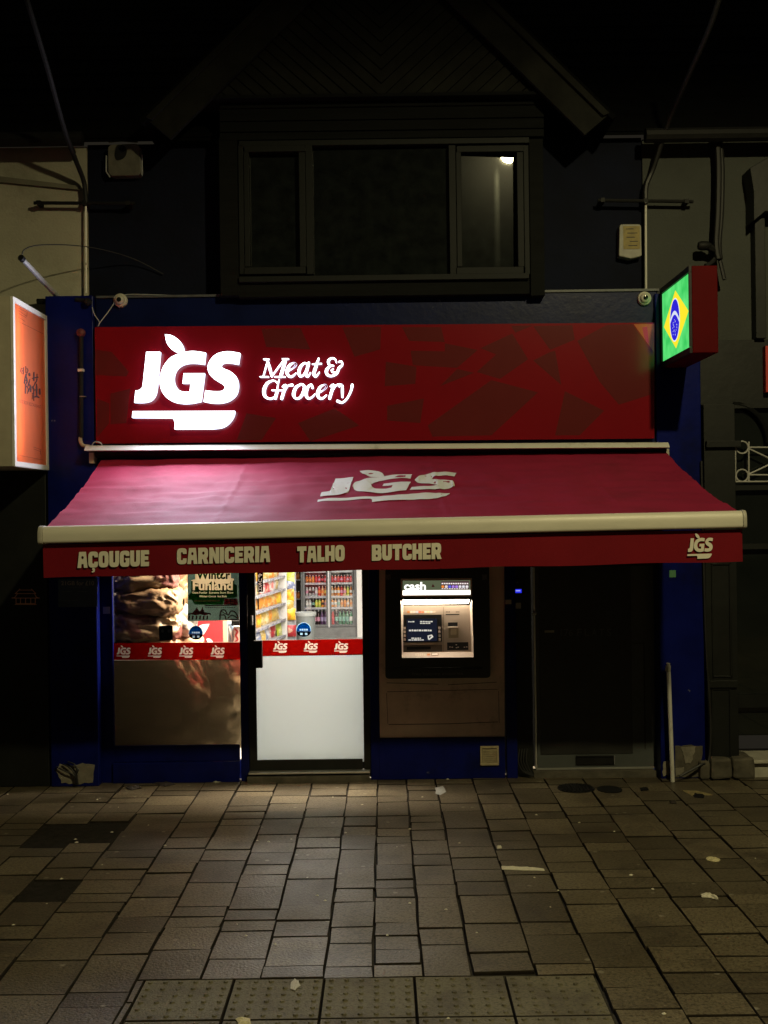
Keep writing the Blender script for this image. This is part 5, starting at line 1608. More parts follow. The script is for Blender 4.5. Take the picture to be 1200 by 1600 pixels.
# ================================================================ posters and stickers
def posters():
    # navy poster on the left pilaster
    p = at(121, 948, -.103)
    t = thing('wall_poster', 'dark blue price poster on the blue pilaster under the awning end', 'poster', p)
    b = MB(); b.pbox(91, 905, 152, 948.5, -.104, -.101); sh = b.build('sheet', mat('navy_poster', (.035, .065, .12), .4, var=.15), t)
    tx = mat('poster_grey_text', (.34, .33, .30), .5)
    b = MB(); text(b, '21GB', px_box(95.5, 908, 117, 914.5, -.1055), tx, .02); text(b, 'for £10', px_box(119.5, 907.5, 147, 914.8, -.1055), tx, .01)
    for x0, x1, y in ((105, 138, 917), (96, 112, 924), (121, 136, 924), (96, 122, 938)): b.pbox(x0, y, x1, y + .8, -.1052, -.1042, mat('poster_faint', (.10, .13, .17), .5))
    b.build('print', tx, sh)
    # winter fair poster stuck behind the glass
    Y = .052
    p = at(333, 970, Y)
    t = thing('window_poster', 'pale blue and green winter fair poster stuck inside the shop window', 'poster', p)
    k = 12.63
    fm = lambda u, v: at(285 + u / k, 890 + v / k, Y)
    def fmd(d): return lambda u, v: at(285 + u / k, 890 + v / k, Y - d)
    paper = film('poster_paper', (.56, .52, .42), 0, .62, gloss=.02, rough=.3)
    b = MB(); b.poly([[(100, -60), (1115, -60), (1122, 1000), (105, 1020)]], fm, (0, .001, 0)); sh = b.build('sheet', paper, t)
    green = rnd([(250, -60), (950, -60), (960, 170), (1020, 180, 20), (1030, 280), (1080, 310, 30), (1075, 470, 20), (1085, 540, 20), (1000, 560), (830, 570), (800, 690), (240, 690, 30), (190, 600), (120, 590, 30), (110, 520, 20), (175, 430), (170, 210, 20), (255, 190)], 3)
    b = MB(); b.poly([[(100, -58), (249, -58)] + green[::-1] + [(951, -58), (1115, -58), (1122, 998), (104, 1016)]] if False else [[(100, -59), (1115, -59), (1122, 999), (105, 1018)], green], fmd(.0008), (0, .0003, 0)); b.build('blue_print', ink('poster_blue_ink', (.36, .52, .60)), sh)
    holes, isl = [], []
    def tb(s_, x0, y0, x1, y1, bold=0):
        o, i_ = text_loops(s_, bold)
        f = lambda l: [(x0 + u * (x1 - x0), y1 - v * (y1 - y0)) for u, v in l]
        holes.extend(f(l) for l in o); isl.extend(f(l) for l in i_)
    tb('Winter', 275, 20, 945, 190, .035); tb('Funland', 205, 225, 995, 408, .035)
    tb('Giant Funfair  Extreme Stunt Show', 190, 432, 1010, 474, .012); tb('Winter Circus  Ice Rink', 330, 506, 880, 546, .012)
    b = MB(); gi = ink('poster_green_ink', (.035, .17, .06))
    b.poly([green] + holes, fmd(.0008), (0, .0003, 0))
    for l in isl: b.poly([l], fmd(.0008), (0, .0003, 0))
    b.build('green_print', gi, sh)
    b = MB(); b.poly([rnd([(830, 575, 15), (1075, 570, 15), (1100, 690, 15), (810, 690)], 3)], fmd(.0014), (0, .0003, 0)); b.build('red_print', ink('poster_red_ink', (.55, .06, .09)), sh)
    b = MB(); x = 235
    for w in (60, 20, 90, 70, 30, 80, 60, 40, 60): b.poly([[(x, 600), (x + w - 8, 598), (x + w - 8, 628), (x, 630)]], fmd(.0024), (0, .0005, 0)); x += w
    for yy, ws in ((605, (46, 50)), (655, (40, 56))):
        x = 895
        for w in ws: b.poly([[(x, yy - 14), (x + w, yy - 15), (x + w, yy + 13), (x, yy + 14)]], fmd(.0024), (0, .0005, 0)); x += w + 18
    b.build('small_print', mat('poster_pale_pink', (.62, .34, .28), .6), sh)
    dk = ink('poster_brown_ink', (.34, .09, .09))
    b = MB()
    b.poly([[(105, 870), (200, 850), (270, 770), (290, 730), (300, 775), (345, 830), (380, 775), (395, 728), (410, 780), (440, 840), (560, 860), (560, 900), (520, 880), (450, 905), (350, 880), (250, 905), (180, 880), (105, 905)]], fmd(.0017), (0, .0003, 0))
    for i in range(6): b.poly([[(120 + i * 72, 908), (150 + i * 72, 908), (145 + i * 72, 985), (112 + i * 72, 985)]], fmd(.0017), (0, .0003, 0))
    b.poly([[(440, 700), (1070, 690), (1070, 712), (440, 722)]], fmd(.0017), (0, .0003, 0))
    for i in range(14): b.poly([[(450 + i * 43, 738), (482 + i * 43, 737), (482 + i * 43, 752), (450 + i * 43, 753)]], fmd(.0017), (0, .0003, 0))
    for st in ([(740, 980, 30), (760, 820, 30), (840, 800, 26), (900, 900, 26), (960, 820, 24), (1040, 840, 26), (1105, 950, 26)], [(730, 900, 22), (830, 900, 24), (860, 980, 24)], [(900, 960, 22), (980, 900, 20), (1090, 960, 22)], [(780, 830, 18), (860, 880, 18)], [(940, 980, 22), (1105, 985, 22)]):
        b.poly([stroke(st)], fmd(.0017 + .0006 * random.random()), (0, .0003, 0))
    b.build('fair_drawing', dk, sh)
    # round blue stickers on the panes
    def rsticker(cx, cy, r, lab, Y, par=None):
        t = thing('round_sticker', lab, 'sticker', at(cx, cy + r, Y), 'round blue stickers on the panes')
        base = film('sticker_base', (.55, .72, .85), 0, .6, gloss=.03, rough=.2)
        b = MB(); b.poly([circ(cx, cy, r, r, 28)], facemap(Y), (0, .0004, 0)); d = b.build('disc', base, t)
        sq = lambda x0, y0, x1, y1: [(cx + r * x0, cy + r * y0), (cx + r * x1, cy + r * y0), (cx + r * x1, cy + r * y1), (cx + r * x0, cy + r * y1)]
        hw = [sq(-.55 + k * .29, -.12, -.32 + k * .29, .10) for k in range(4)]
        top = [(cx + r * .96 * math.cos(-math.pi * k / 16), cy + r * .2 + r * 1.14 * math.sin(-math.pi * k / 16)) for k in range(17)]
        low = [(cx + r * .97 * math.cos(math.pi * k / 16), cy + r * .21 + r * .76 * math.sin(math.pi * k / 16)) for k in range(17)]
        b = MB(); b.poly([top] + hw, facemap(Y - .0006), (0, .0002, 0)); b.build('blue_print', ink('sticker_blue_ink', (.02, .24, .50)), d)
        b = MB(); b.poly([low, sq(-.46, .42, -.14, .70), sq(.18, .42, .50, .70)], facemap(Y - .0006), (0, .0002, 0)); b.build('dark_print', ink('sticker_dark_ink', (.02, .03, .05)), d)
    rsticker(306, 988.5, 11.2, 'round blue and black sticker on the sacks window above the red band', .0345)
    rsticker(474.5, 984, 11.6, 'round blue and black sticker on the door pane above the red band', .0205)
    t = thing('square_sticker', 'dark square sticker with two pale spots on the sacks window', 'sticker', at(259, 1001, .0345))
    b = MB(); b.poly([rnd([(248, 978, 2), (270, 977, 2), (270, 1000, 2), (249, 1001, 2)], 2)], facemap(.0345), (0, .0008, 0)); d = b.build('sheet', film('sticker_navy', (.015, .025, .05), 0, .3, gloss=.03, rough=.2), t)
    b = MB()
    for x in (254, 264): b.poly([circ(x, 986, 2.3, 2.6, 12)], facemap(.0335), (0, .0005, 0))
    b.build('print', film('sticker_grey', (.12, .16, .22), 0, .3, gloss=.03, rough=.2), d)
    # push label on the door
    t = thing('door_label', 'narrow black push label at the left edge of the door pane', 'label', at(406, 925, .0205))
    b = MB(); b.pbox(402, 880, 411, 924.8, .0205, .0209); d = b.build('plate', film('label_base', (.5, .46, .45), 0, .5, gloss=.02, rough=.3), t)
    hs, isl = [], []
    for i, ch in enumerate('PUSH'):
        o, ii = text_loops(ch, .02)
        f = lambda l: [(403.6 + u * 5.6, 902.6 + i * 7.1 - v * 6) for u, v in l]
        hs += [f(l) for l in o]; isl += [f(l) for l in ii]
    b = MB(); bi = ink('label_black_ink', (.035, .03, .03))
    b.poly([[(401.9, 880), (411.1, 880), (411.1, 924.9), (401.9, 924.9)]] + hs, facemap(.0200), (0, .0002, 0))
    for l in isl: b.poly([l], facemap(.0200), (0, .0002, 0))
    b.build('black_print', bi, d)
posters()

# ================================================================ inside the shop
def sack_mesh(name, mt, size, seed, parent=None):
    """a stuffed paper sack: pillow with pinched ends and creases"""
    a, bb, c = size; c *= .88
    mb = MB()
    nu, nv = 64, 40
    vs = []
    sg = lambda x, e: math.copysign(abs(x) ** e, x)
    for j in range(nv + 1):
        phi = -math.pi / 2 + math.pi * j / nv
        for i in range(nu):
            th = 2 * math.pi * i / nu
            x = a * sg(math.sin(phi), .55)
            rr = sg(math.cos(phi), .45)
            y = bb * rr * sg(math.cos(th), .75); z = c * rr * sg(math.sin(th), .75)
            n1 = noise.noise((x * 5 + seed, y * 5, z * 5)) * .035
            cr_ = 0
            for f, am in ((6, .022), (13, .019), (28, .011)):
                q = noise.noise((x * f + seed * 3, y * f * 1.4, z * f * 1.8))
                cr_ += (1 - abs(q) * 2.4) * am
            vs.append((x * (1 + n1), y * (1 + n1 * 1.5) + cr_ * math.cos(th), z * (1 + n1) + cr_ * math.sin(th)))
    fs = []
    for j in range(nv):
        for i in range(nu):
            p, q = j * nu + i, j * nu + (i + 1) % nu
            fs.append((p, q, q + nu, p + nu))
    mb.add(vs, fs, None, smooth=True)
    return mb

def crease(m, strength=.32):
    nt = m.node_tree; b = nt.nodes['Principled BSDF']
    v = nt.nodes.new('ShaderNodeTexVoronoi'); v.feature = 'F1'; v.inputs['Scale'].default_value = 7; v.inputs['Randomness'].default_value = 1
    n = nt.nodes.new('ShaderNodeTexNoise'); n.inputs['Scale'].default_value = 6; n.inputs['Detail'].default_value = 3
    g = nt.nodes.new('ShaderNodeNewGeometry')
    mx = nt.nodes.new('ShaderNodeMix'); mx.data_type = 'VECTOR'; mx.inputs['Factor'].default_value = .25
    nt.links.new(g.outputs['Position'], n.inputs['Vector'])
    nt.links.new(g.outputs['Position'], mx.inputs[4]); nt.links.new(n.outputs['Color'], mx.inputs[5])
    nt.links.new(mx.outputs[1], v.inputs['Vector'])
    bp = nt.nodes.new('ShaderNodeBump'); bp.inputs['Strength'].default_value = strength; bp.inputs['Distance'].default_value = .05
    nt.links.new(v.outputs['Distance'], bp.inputs['Height']); nt.links.new(bp.outputs['Normal'], b.inputs['Normal'])

def sack_mat(name, base, ink, scale=3.0, rough=.5):
    m = mat(name, base, rough, scale=scale, colour2=ink, thresh=(.50, .54), bump=.55, bscale=11, spec=.5)
    return m

def sacks():
    kraft = sack_mat('kraft_sack', (.20, .125, .065), (.13, .07, .035))
    kraft2 = sack_mat('kraft_sack_print', (.22, .15, .08), (.11, .035, .028), 3.2)
    pale = sack_mat('pale_sack', (.24, .17, .09), (.13, .085, .045), 5)
    red = sack_mat('red_sack', (.32, .040, .045), (.42, .30, .23), 5.5)
    dark = sack_mat('dark_sack', (.10, .09, .08), (.30, .28, .24), 6)
    S = [  # label, material, centre px, Y, half sizes, yaw, tilt, seed
        ('topmost dark printed paper sack of the tall stack in the window', kraft2, (228, 903), .42, (.27, .20, .115), 8, -4, 1.0),
        ('second brown paper sack from the top of the window stack', kraft, (232, 938), .40, (.29, .21, .115), -5, 3, 2.3),
        ('third brown paper sack down with a red print in the window stack', kraft2, (230, 977), .41, (.29, .21, .12), 6, 2, 3.7),
        ('fourth paper sack down behind the red band of the window', kraft, (232, 1020), .40, (.29, .21, .12), -3, -2, 4.1),
        ('fifth paper sack down showing dimly behind the brown film', kraft, (228, 1064), .41, (.29, .21, .12), 4, 1, 5.9),
        ('sixth paper sack down low behind the brown film', kraft, (232, 1108), .41, (.29, .21, .12), -4, 1, 6.4),
        ('bottom paper sack of the window stack on the floor', kraft, (230, 1152), .42, (.29, .21, .12), 2, 0, 7.7),
        ('pale yellow crumpled sack standing at the back right of the stack', pale, (281, 925), .62, (.12, .16, .22), 20, 70, 8.2),
        ('grey crumpled sack beside the printed sack low in the stack', dark, (279, 968), .52, (.13, .16, .14), 25, 25, 9.5),
        ('upright red sack behind the brown film in the middle of the window', red, (298, 1058), .33, (.26, .16, .15), 5, 62, 10.1),
        ('red and white sack behind the brown film at the window right edge', red, (350, 1046), .38, (.20, .16, .16), 3, 80, 11.6),
        ('pale sack top poking above the red band behind the blue sticker', pale, (294, 1010), .55, (.12, .13, .09), 12, 12, 12.2),
        ('dark sack low down at the window right edge behind the film', dark, (346, 1120), .40, (.17, .17, .22), 3, 10, 13.4),
        ('dark sack on the floor between the tall stack and the right sack', dark, (298, 1130), .52, (.20, .16, .24), 3, 4, 14.2),
    ]
    for lab, mt, (px, py), Y, sz, yaw, tilt, seed in S:
        mb = sack_mesh('sack', mt, sz, seed)
        rot = Matrix.Rotation(R(yaw), 3, 'Z') @ Matrix.Rotation(R(tilt), 3, 'Y')
        c = at(px, py, Y)
        mb.v = [c + rot @ p for p in mb.v]
        lo = min(p.z for p in mb.v)
        if lo < .008: mb.v = [p + Vector((0, 0, .008 - lo)) for p in mb.v]
        tag(mb.build('paper_sack', mt, smooth_angle=80), lab, 'sack', 'sacks stacked in the window')
sacks()

def window_back():
    # red board with a white leaf behind the sacks
    t = thing('red_board', 'red shop board with a white leaf standing behind the sacks', 'board', at(300, 1005, 1.0))
    b = MB(); xa, xb = X(140, 950, 1.0), X(349, 950, 1.0)
    b.box(xa, xb, 1.0, 1.03, .0, 2.2); bd = b.build('panel', M['red_board'], t)
    k = 12.63
    b = MB(); b.poly([curve2([(530, 1075), (400, 1085, 1), (310, 1130, 1), (285, 1210, 1), (300, 1300), (400, 1290, 1), (470, 1200, 1), (505, 1130, 1)])], lambda u, v: at(285 + u / k, 890 + v / k, .995), (0, .004, 0)); b.build('leaf', M['logo_white'], bd)
    b = MB(); b.poly([curve2([(470, 1370), (520, 1360, 1), (580, 1400, 1), (600, 1440), (500, 1440)])], lambda u, v: at(285 + u / k, 890 + v / k, .995), (0, .004, 0)); b.build('letter_edge', M['logo_white'], bd)
    # goods right of it
    b = MB(); b.pbox(348.5, 960, 355.5, 1010, .72, .80); 
    tag(b.build('display_post', mat('cream_post', (.36, .31, .22), .6)), 'narrow cream post beside the red board in the window', 'post')
    t = thing('boxed_pack', 'white and blue packet beside the cream post in the window', 'packet', at(360, 1004, .45))
    b = MB(); b.pbox(356, 974, 364.2, 1012, .45, .62); bx = b.build('box', mat('pale_pack', (.34, .39, .43), .5, colour2=(.16, .24, .34), scale=14, thresh=(.45, .6)), t, bevel=.004)
    b = MB(); b.poly([stroke([(358, 980, 2), (361, 990, 2.4), (362.5, 1000, 1.6)])], facemap(.4485), (0, .001, 0)); b.build('print', M['logo_white'], bx)
    t = thing('boxed_pack', 'white and red packet at the right edge of the sacks window', 'packet', at(370, 1004, .42))
    b = MB(); b.pbox(364.8, 979, 375.5, 1012, .42, .58); bx = b.build('box', mat('white_pack', (.46, .42, .39), .5), t, bevel=.004)
    b = MB(); b.poly([stroke([(367, 983, 2.4), (371, 987, 3.2), (368.5, 993, 3), (371.5, 999, 2.8), (367, 1003, 2)])], facemap(.4185), (0, .001, 0)); b.build('print', M['red_board'], bx)
    b = MB(); b.pbox(361, 969, 376, 978, .30, .42)
    tag(b.build('dark_packet', M['black_paint'], bevel=.01), 'small dark packet above the white and red packet', 'packet')
window_back()

def shop_interior():
    # crisps shelf, receding from the door along the left
    D = 16.0
    A = at(402, 950, 7.0); B = at(446, 942, 8.7)
    ax = Vector((A.x, A.y, 0)); bx = Vector((B.x, B.y, 0))
    along = (bx - ax); Ln = along.length; along.normalize()
    out = Vector((along.y, -along.x, 0))          # faces the aisle and the door
    if out.x < 0: out = -out
    sh = thing('shelf_unit', 'white shop shelf unit filled with yellow and orange snack packets', 'shelf', ax)
    levels = [.20, .45, .70, .92, 1.12, 1.34]
    def bar(mb, s0, s1, o0, o1, z0, z1, mt=None):
        p = [ax + along * s + out * o for s, o in ((s0, o0), (s1, o0), (s1, o1), (s0, o1))]
        mb.add([q + Vector((0, 0, z0)) for q in p] + [q + Vector((0, 0, z1)) for q in p], [(0, 1, 2, 3), (7, 6, 5, 4), (0, 4, 5, 1), (1, 5, 6, 2), (2, 6, 7, 3), (3, 7, 4, 0)], mt)
    b = MB(); bar(b, -.05, Ln, -.55, -.52, 0, 2.0); bar(b, Ln, Ln + .03, -.55, .02, 0, 2.0); bar(b, -.08, -.05, -.55, -.1, 0, 2.0)
    b.build('frame', M['white_wall'], sh)
    wht = mat('shelf_white', (.42, .42, .45), .5)
    tick = mat('price_ticket', (.20, .19, .27), .5, colour2=(.55, .55, .56), scale=22, thresh=(.45, .55))
    for z in levels:
        b = MB(); bar(b, -.05, Ln, -.52, 0, z - .02, z); s_ = b.build('shelf', wht, sh)
        b = MB(); bar(b, -.05, Ln, .001, .008, z - .026, z + .006); b.build('ticket_strip', tick, s_)
    # packets
    def packet_mesh(w, h, d, mats_):
        mb = MB(); nu, nv = 8, 10
        vs = []
        for sgn in (-1, 1):
            for j in range(nv + 1):
                for i in range(nu + 1):
                    u, v = i / nu, j / nv
                    puff = (math.sin(math.pi * u) ** .6) * (math.sin(math.pi * v) ** .7)
                    wob = noise.noise((u * 4 + w * 40, v * 4, sgn)) * .008
                    vs.append(((u - .5) * w * (1 - .06 * math.sin(math.pi * v)), sgn * (d / 2 * puff + .001) + wob * puff, v * h))
        n = (nu + 1) * (nv + 1); fs = []
        for s in range(2):
            for j in range(nv):
                for i in range(nu):
                    q = s * n + j * (nu + 1) + i
                    f = (q, q + 1, q + nu + 2, q + nu + 1)
                    fs.append(f if s == 0 else f[::-1])
        mb.add(vs, fs, mats_[0], smooth=True)
        # printed badge
        return mb
    def pmat(name, base, ink): return mat(name, base, .3, colour2=ink, scale=9, thresh=(.50, .56), spec=.6)
    kinds = [('yellow snack packet', pmat('yellow_packet', (.85, .60, .04), (.80, .30, .03))), ('orange snack packet', pmat('orange_packet', (.80, .30, .03), (.85, .65, .25))),
             ('white and pink snack packet', pmat('white_packet', (.78, .70, .66), (.75, .20, .18))), ('gold snack packet', pmat('gold_packet', (.62, .42, .10), (.80, .66, .36))),
             ('lime green snack packet', pmat('lime_packet', (.50, .58, .06), (.70, .70, .30))), ('blue grey snack packet', pmat('blue_packet', (.22, .26, .42), (.65, .65, .70))),
             ('red snack packet', pmat('red_packet', (.55, .04, .05), (.75, .45, .30)))]
    protos = {}
    rank = ['floor', 'second', 'third', 'fourth', 'fifth', 'top']
    rows = [[4, 5, 3, 5, 2, 6, 4], [0, 0, 3, 3, 1, 3, 3], [0, 1, 1, 1, 1, 1, 0], [2, 3, 2, 6, 2, 2, 3], [3, 0, 3, 3, 1, 3, 1], [2, 0, 0, 2, 0, 5, 3]]
    wd = ['lowest', 'second lowest', 'third lowest', 'third highest', 'second highest', 'highest']
    yaw = math.atan2(out.x, -out.y)
    for r, z in enumerate(levels):
        for c, kd in enumerate(rows[r]):
            lab0, mt = kinds[kd]
            s = (c + .5) * Ln / 7 - .02
            p = ax + along * (s + random.uniform(-.02, .02)) + out * (-.09 + random.uniform(-.03, .03)) + Vector((0, 0, z + .001))
            if kd not in protos:
                mb = packet_mesh(.20, .185, .07, [mt])
                o = mb.build('snack_packet', mt); protos[kd] = o
            else:
                o = protos[kd].copy(); col.objects.link(o)
            o.location = p; o.rotation_euler = (R(random.uniform(-10, 4)), 0, yaw + R(random.uniform(-22, 5)))
            tag(o, '%s on the %s shelf of the snack unit' % (lab0, wd[r]), 'snack packet', 'packets on the snack shelves')
    # end panel with hooks and hung packets
    pe = at(447, 950, 8.9)
    t = thing('end_panel', 'white end panel with hanging packets beside the snack shelves', 'display', (pe.x, 8.9, 0))
    b = MB(); xa, xb = X(443.5, 940, 8.9), X(459.5, 940, 8.9)
    b.box(xa, xb, 8.9, 8.95, 0, 2.1); b.build('board', mat('pale_blue_board', (.62, .68, .72), .5), t)
    b = MB(); b.box(xb + .002, xb + .03, 8.86, 8.95, 0, 2.1); b.build('upright', wht, t)
    for (px, py, kd, lab) in ((451, 903, 4, 'lime green packet hung near the top of the end panel'), (452, 914, 5, 'blue grey packet hung in the upper middle of the end panel'), (450, 930, 0, 'yellow packet hung in the middle of the end panel'), (449.5, 946, 3, 'gold packet hung below the yellow one on the end panel'), (452, 960, 0, 'yellow packet hung low on the end panel'), (453, 986, 6, 'red packet at the foot of the end panel')):
        o = protos[kd].copy(); col.objects.link(o); q = at(px, py, 8.83)
        o.location = (q.x, 8.84, q.z - .09); o.rotation_euler = (R(4), 0, R(random.uniform(-12, 12))); tag(o, lab, 'snack packet', 'packets hung on the end panel')
    # fridge
    Yf = 10.0
    f = thing('drinks_fridge', 'tall two-door glass drinks fridge at the back of the shop', 'fridge', (X(514, 950, Yf), Yf + .3, 0))
    xa, xb = X(470.5, 950, Yf), X(557.5, 950, Yf); xm = X(514, 950, Yf)
    gm = mat('fridge_grey', (.16, .165, .165), .4, var=.06)
    b = MB()
    b.box(xa, xa + .035, Yf, Yf + .65, 0, 2.05); b.box(xb - .035, xb, Yf, Yf + .65, 0, 2.05); b.box(xa + .036, xb - .036, Yf + .6, Yf + .65, 0, 2.05); b.box(xa + .036, xb - .036, Yf, Yf + .6, 1.95, 2.05)
    b.box(xa + .036, xb - .036, Yf + .02, Yf + .6, 0.15, .175)
    cb = b.build('cabinet', gm, f)
    b = MB(); b.box(xa + .036, xb - .036, Yf - .01, Yf + .02, .0, Z(514, 979.5, Yf)); b.build('plinth', mat('plinth_grey', (.20, .205, .20), .45, var=.2, scale=6), f)
    for x0, x1 in ((xa + .037, xm - .012), (xm + .012, xb - .037)):
        d = MB(); zt, zb_ = 1.94, Z(514, 978.8, Yf)
        for q in ((x0, x0 + .03, zb_, zt), (x1 - .03, x1, zb_, zt), (x0 + .031, x1 - .031, zb_, zb_ + .035), (x0 + .031, x1 - .031, zt - .04, zt)):
            d.box(q[0], q[1], Yf - .035, Yf - .005, q[2], q[3])
        dr = d.build('glass_door', gm, f)
        p = MB(); p.box(x0 + .03, x1 - .03, Yf - .022, Yf - .018, zb_ + .03, zt - .04); p.build('pane', M['window_glass'], dr)
        p = MB(); p.box(x1 - .02, x1 - .008, Yf - .06, Yf - .036, .8, 1.2); p.build('handle', M['black_metal'], dr)
    b = MB(); b.box(xm - .011, xm + .011, Yf - .03, Yf + .02, .17, 1.95); b.build('centre_post', mat('post_white', (.72, .72, .72), .5), f)
    zs = [Z(514, y, Yf) for y in (978, 949.2, 931.6, 910.6)]; zs[0] = max(zs[0], .18); zs.append(zs[3] + .20)
    for z in zs[1:]:
        b = MB(); b.box(xa + .038, xb - .038, Yf + .02, Yf + .58, z - .012, z); s_ = b.build('shelf', wht, f)
        b = MB(); b.box(xa + .038, xm - .012, Yf + .005, Yf + .018, z - .03, z + .004); b.box(xm + .012, xb - .038, Yf + .005, Yf + .018, z - .03, z + .004); b.build('ticket_strip', wht, s_)
    lamp('fridge_light', 'AREA', ((xa + xb) / 2, Yf + .10, 1.93), 16, (.92, .97, 1.0), rot=(R(18), 0, 0), size=.8, size_y=.05)
    # bottles
    def bottle(h, r, body, cap, lab):
        mb = MB()
        mb.lathe([(r * .9, 0), (r, h * .03), (r, h * .28)], (0, 0, 0), 'Z', 12, body)
        mb.lathe([(r * 1.01, h * .285), (r * 1.01, h * .55)], (0, 0, 0), 'Z', 12, lab)
        mb.lathe([(r, h * .555), (r * .95, h * .66), (r * .45, h * .84), (r * .36, h * .90)], (0, 0, 0), 'Z', 12, body)
        mb.lathe([(r * .42, h * .902), (r * .42, h)], (0, 0, 0), 'Z', 10, cap)
        return mb
    C = {n: mat('drink_' + n, c, .15, var=.05, spec=.7) for n, c in dict(amber=(.50, .16, .03), dark=(.03, .012, .012), clear=(.42, .46, .46), lime=(.48, .56, .08), orange=(.75, .28, .04), red=(.60, .05, .05), green=(.03, .20, .09), purple=(.10, .04, .12), peach=(.70, .40, .20)).items()}
    Lb = {n: mat('label_' + n, c, .5, var=.05) for n, c in dict(white=(.72, .72, .70), red=(.62, .06, .08), pink=(.65, .30, .42), teal=(.20, .45, .36), yellow=(.75, .62, .10), violet=(.40, .34, .55), black=(.04, .04, .04), orange=(.72, .25, .05)).items()}
    left = [[('dark', 'black'), ('dark', 'black'), ('dark', 'pink'), ('dark', 'pink'), ('purple', 'violet'), ('purple', 'violet')],
            [('clear', 'white'), ('clear', 'white'), ('dark', 'teal'), ('lime', 'yellow'), ('lime', 'yellow'), ('orange', 'black'), ('peach', 'pink')],
            [('clear', 'pink'), ('clear', 'black'), ('clear', 'black'), ('clear', 'white'), ('red', 'orange'), ('peach', 'orange'), ('amber', 'yellow')],
            [('amber', 'orange'), ('amber', 'orange'), ('orange', 'orange'), ('red', 'red'), ('red', 'pink'), ('dark', 'red'), ('red', 'pink')],
            [('clear', 'white'), ('dark', 'white'), ('dark', 'black'), ('clear', 'yellow'), ('dark', 'white'), ('clear', 'white'), ('dark', 'black')]]
    right = [[('red', 'red'), ('dark', 'green' if False else 'teal'), ('green', 'teal'), ('green', 'teal'), ('green', 'teal'), ('green', 'white')],
             [('orange', 'white'), ('peach', 'white'), ('clear', 'teal'), ('peach', 'orange'), ('orange', 'orange'), ('peach', 'white'), ('peach', 'orange')],
             [('peach', 'white'), ('amber', 'white'), ('orange', 'white'), ('red', 'pink'), ('peach', 'pink'), ('lime', 'yellow'), ('amber', 'white')],
             [('red', 'red'), ('red', 'pink'), ('red', 'red'), ('red', 'pink'), ('red', 'red'), ('red', 'pink'), ('red', 'red')],
             [('dark', 'white'), ('clear', 'white'), ('dark', 'black'), ('peach', 'white'), ('dark', 'white'), ('lime', 'white'), ('clear', 'white')]]
    Hs = [.265, .145, .17, .125, .14]
    shn = ['bottom', 'fourth', 'third', 'second', 'top']
    pro = {}
    for side, table, x0, x1 in (('left', left, xa + .07, xm - .03), ('right', right, xm + .03, xb - .07)):
        for r, row in enumerate(table):
            n = len(row); h = Hs[r]; rad = min(.031, (x1 - x0) / n / 2 * .92)
            for c, (bc, lc) in enumerate(row):
                key = (bc, lc, r)
                if key not in pro:
                    o = bottle(h, rad, C[bc], C['dark'] if bc in ('clear', 'green') else Lb['white'], Lb[lc]).build('drink_bottle'); pro[key] = o
                else:
                    o = pro[key].copy(); col.objects.link(o)
                o.location = (x0 + (c + .5) * (x1 - x0) / n, Yf + .075, zs[r] + .001)
                tag(o, '%s drink bottle with %s label on the %s fridge shelf behind the %s glass door' % (bc, lc, shn[r], side), 'bottle', 'bottles in the drinks fridge')
    # dark side shelf left of the fridge
    t = thing('dark_shelf', 'dark shelf unit squeezed between the end panel and the fridge', 'shelf', (X(465, 950, 10.6), 10.6, 0))
    b = MB(); x0, x1 = X(461, 950, 10.5), X(470, 950, 10.5)
    b.box(x0 - .3, x1, 10.95, 11.0, 0, 2); bk = b.build('back', mat('dark_back', (.05, .04, .03), .7), t)
    for z in (.3, .62, .95, 1.25): b = MB(); b.box(x0 - .3, x1, 10.5, 10.94, z - .02, z); b.build('shelf', wht, t)
    for i, (z, nm) in enumerate(((.62, 'lower'), (.95, 'upper'))):
        for q in range(3):
            o = pro[('amber', 'orange', 3)].copy() if q else pro[('dark', 'black', 0)].copy(); col.objects.link(o); o.location = (x0 - .02 + q * .04, 10.56, z + .001)
            tag(o, '%s bottle on the %s plank of the dark shelf unit' % ('small amber' if q else 'tall dark', nm), 'bottle', 'bottles on the dark shelf')
    # grey bin
    Yb = 8.3
    p = at(478, 980, Yb); zt = Z(478, 957, Yb)
    t = thing('waste_bin', 'grey plastic bin with a wide rim standing in front of the fridge', 'bin', (p.x, Yb, 0))
    r1 = (X(494, 960, Yb) - X(462, 960, Yb)) / 2
    bg_ = mat('bin_grey', (.17, .19, .185), .45, var=.08)
    b = MB(); b.lathe([(r1 * .78, .006), (r1 * .80, .02), (r1 * .96, zt - .04), (r1 * .90, zt - .04), (r1 * .75, .02)], (p.x, Yb, 0), 'Z', 28); b.build('body', bg_, t)
    b = MB(); b.lathe([(r1 * .9, zt - .045), (r1 * 1.02, zt - .045), (r1 * 1.04, zt), (r1 * .98, zt + .006), (r1 * .9, zt)], (p.x, Yb, 0), 'Z', 28); b.build('rim', mat('bin_rim', (.30, .32, .31), .45), t)
    b = MB(); b.box(X(557.8, 950, 9.9), X(566, 950, 9.9) + .2, 9.9, 10.7, 0, 2.84); b.build('inner_column', M['white_wall'], shop)
shop_interior()

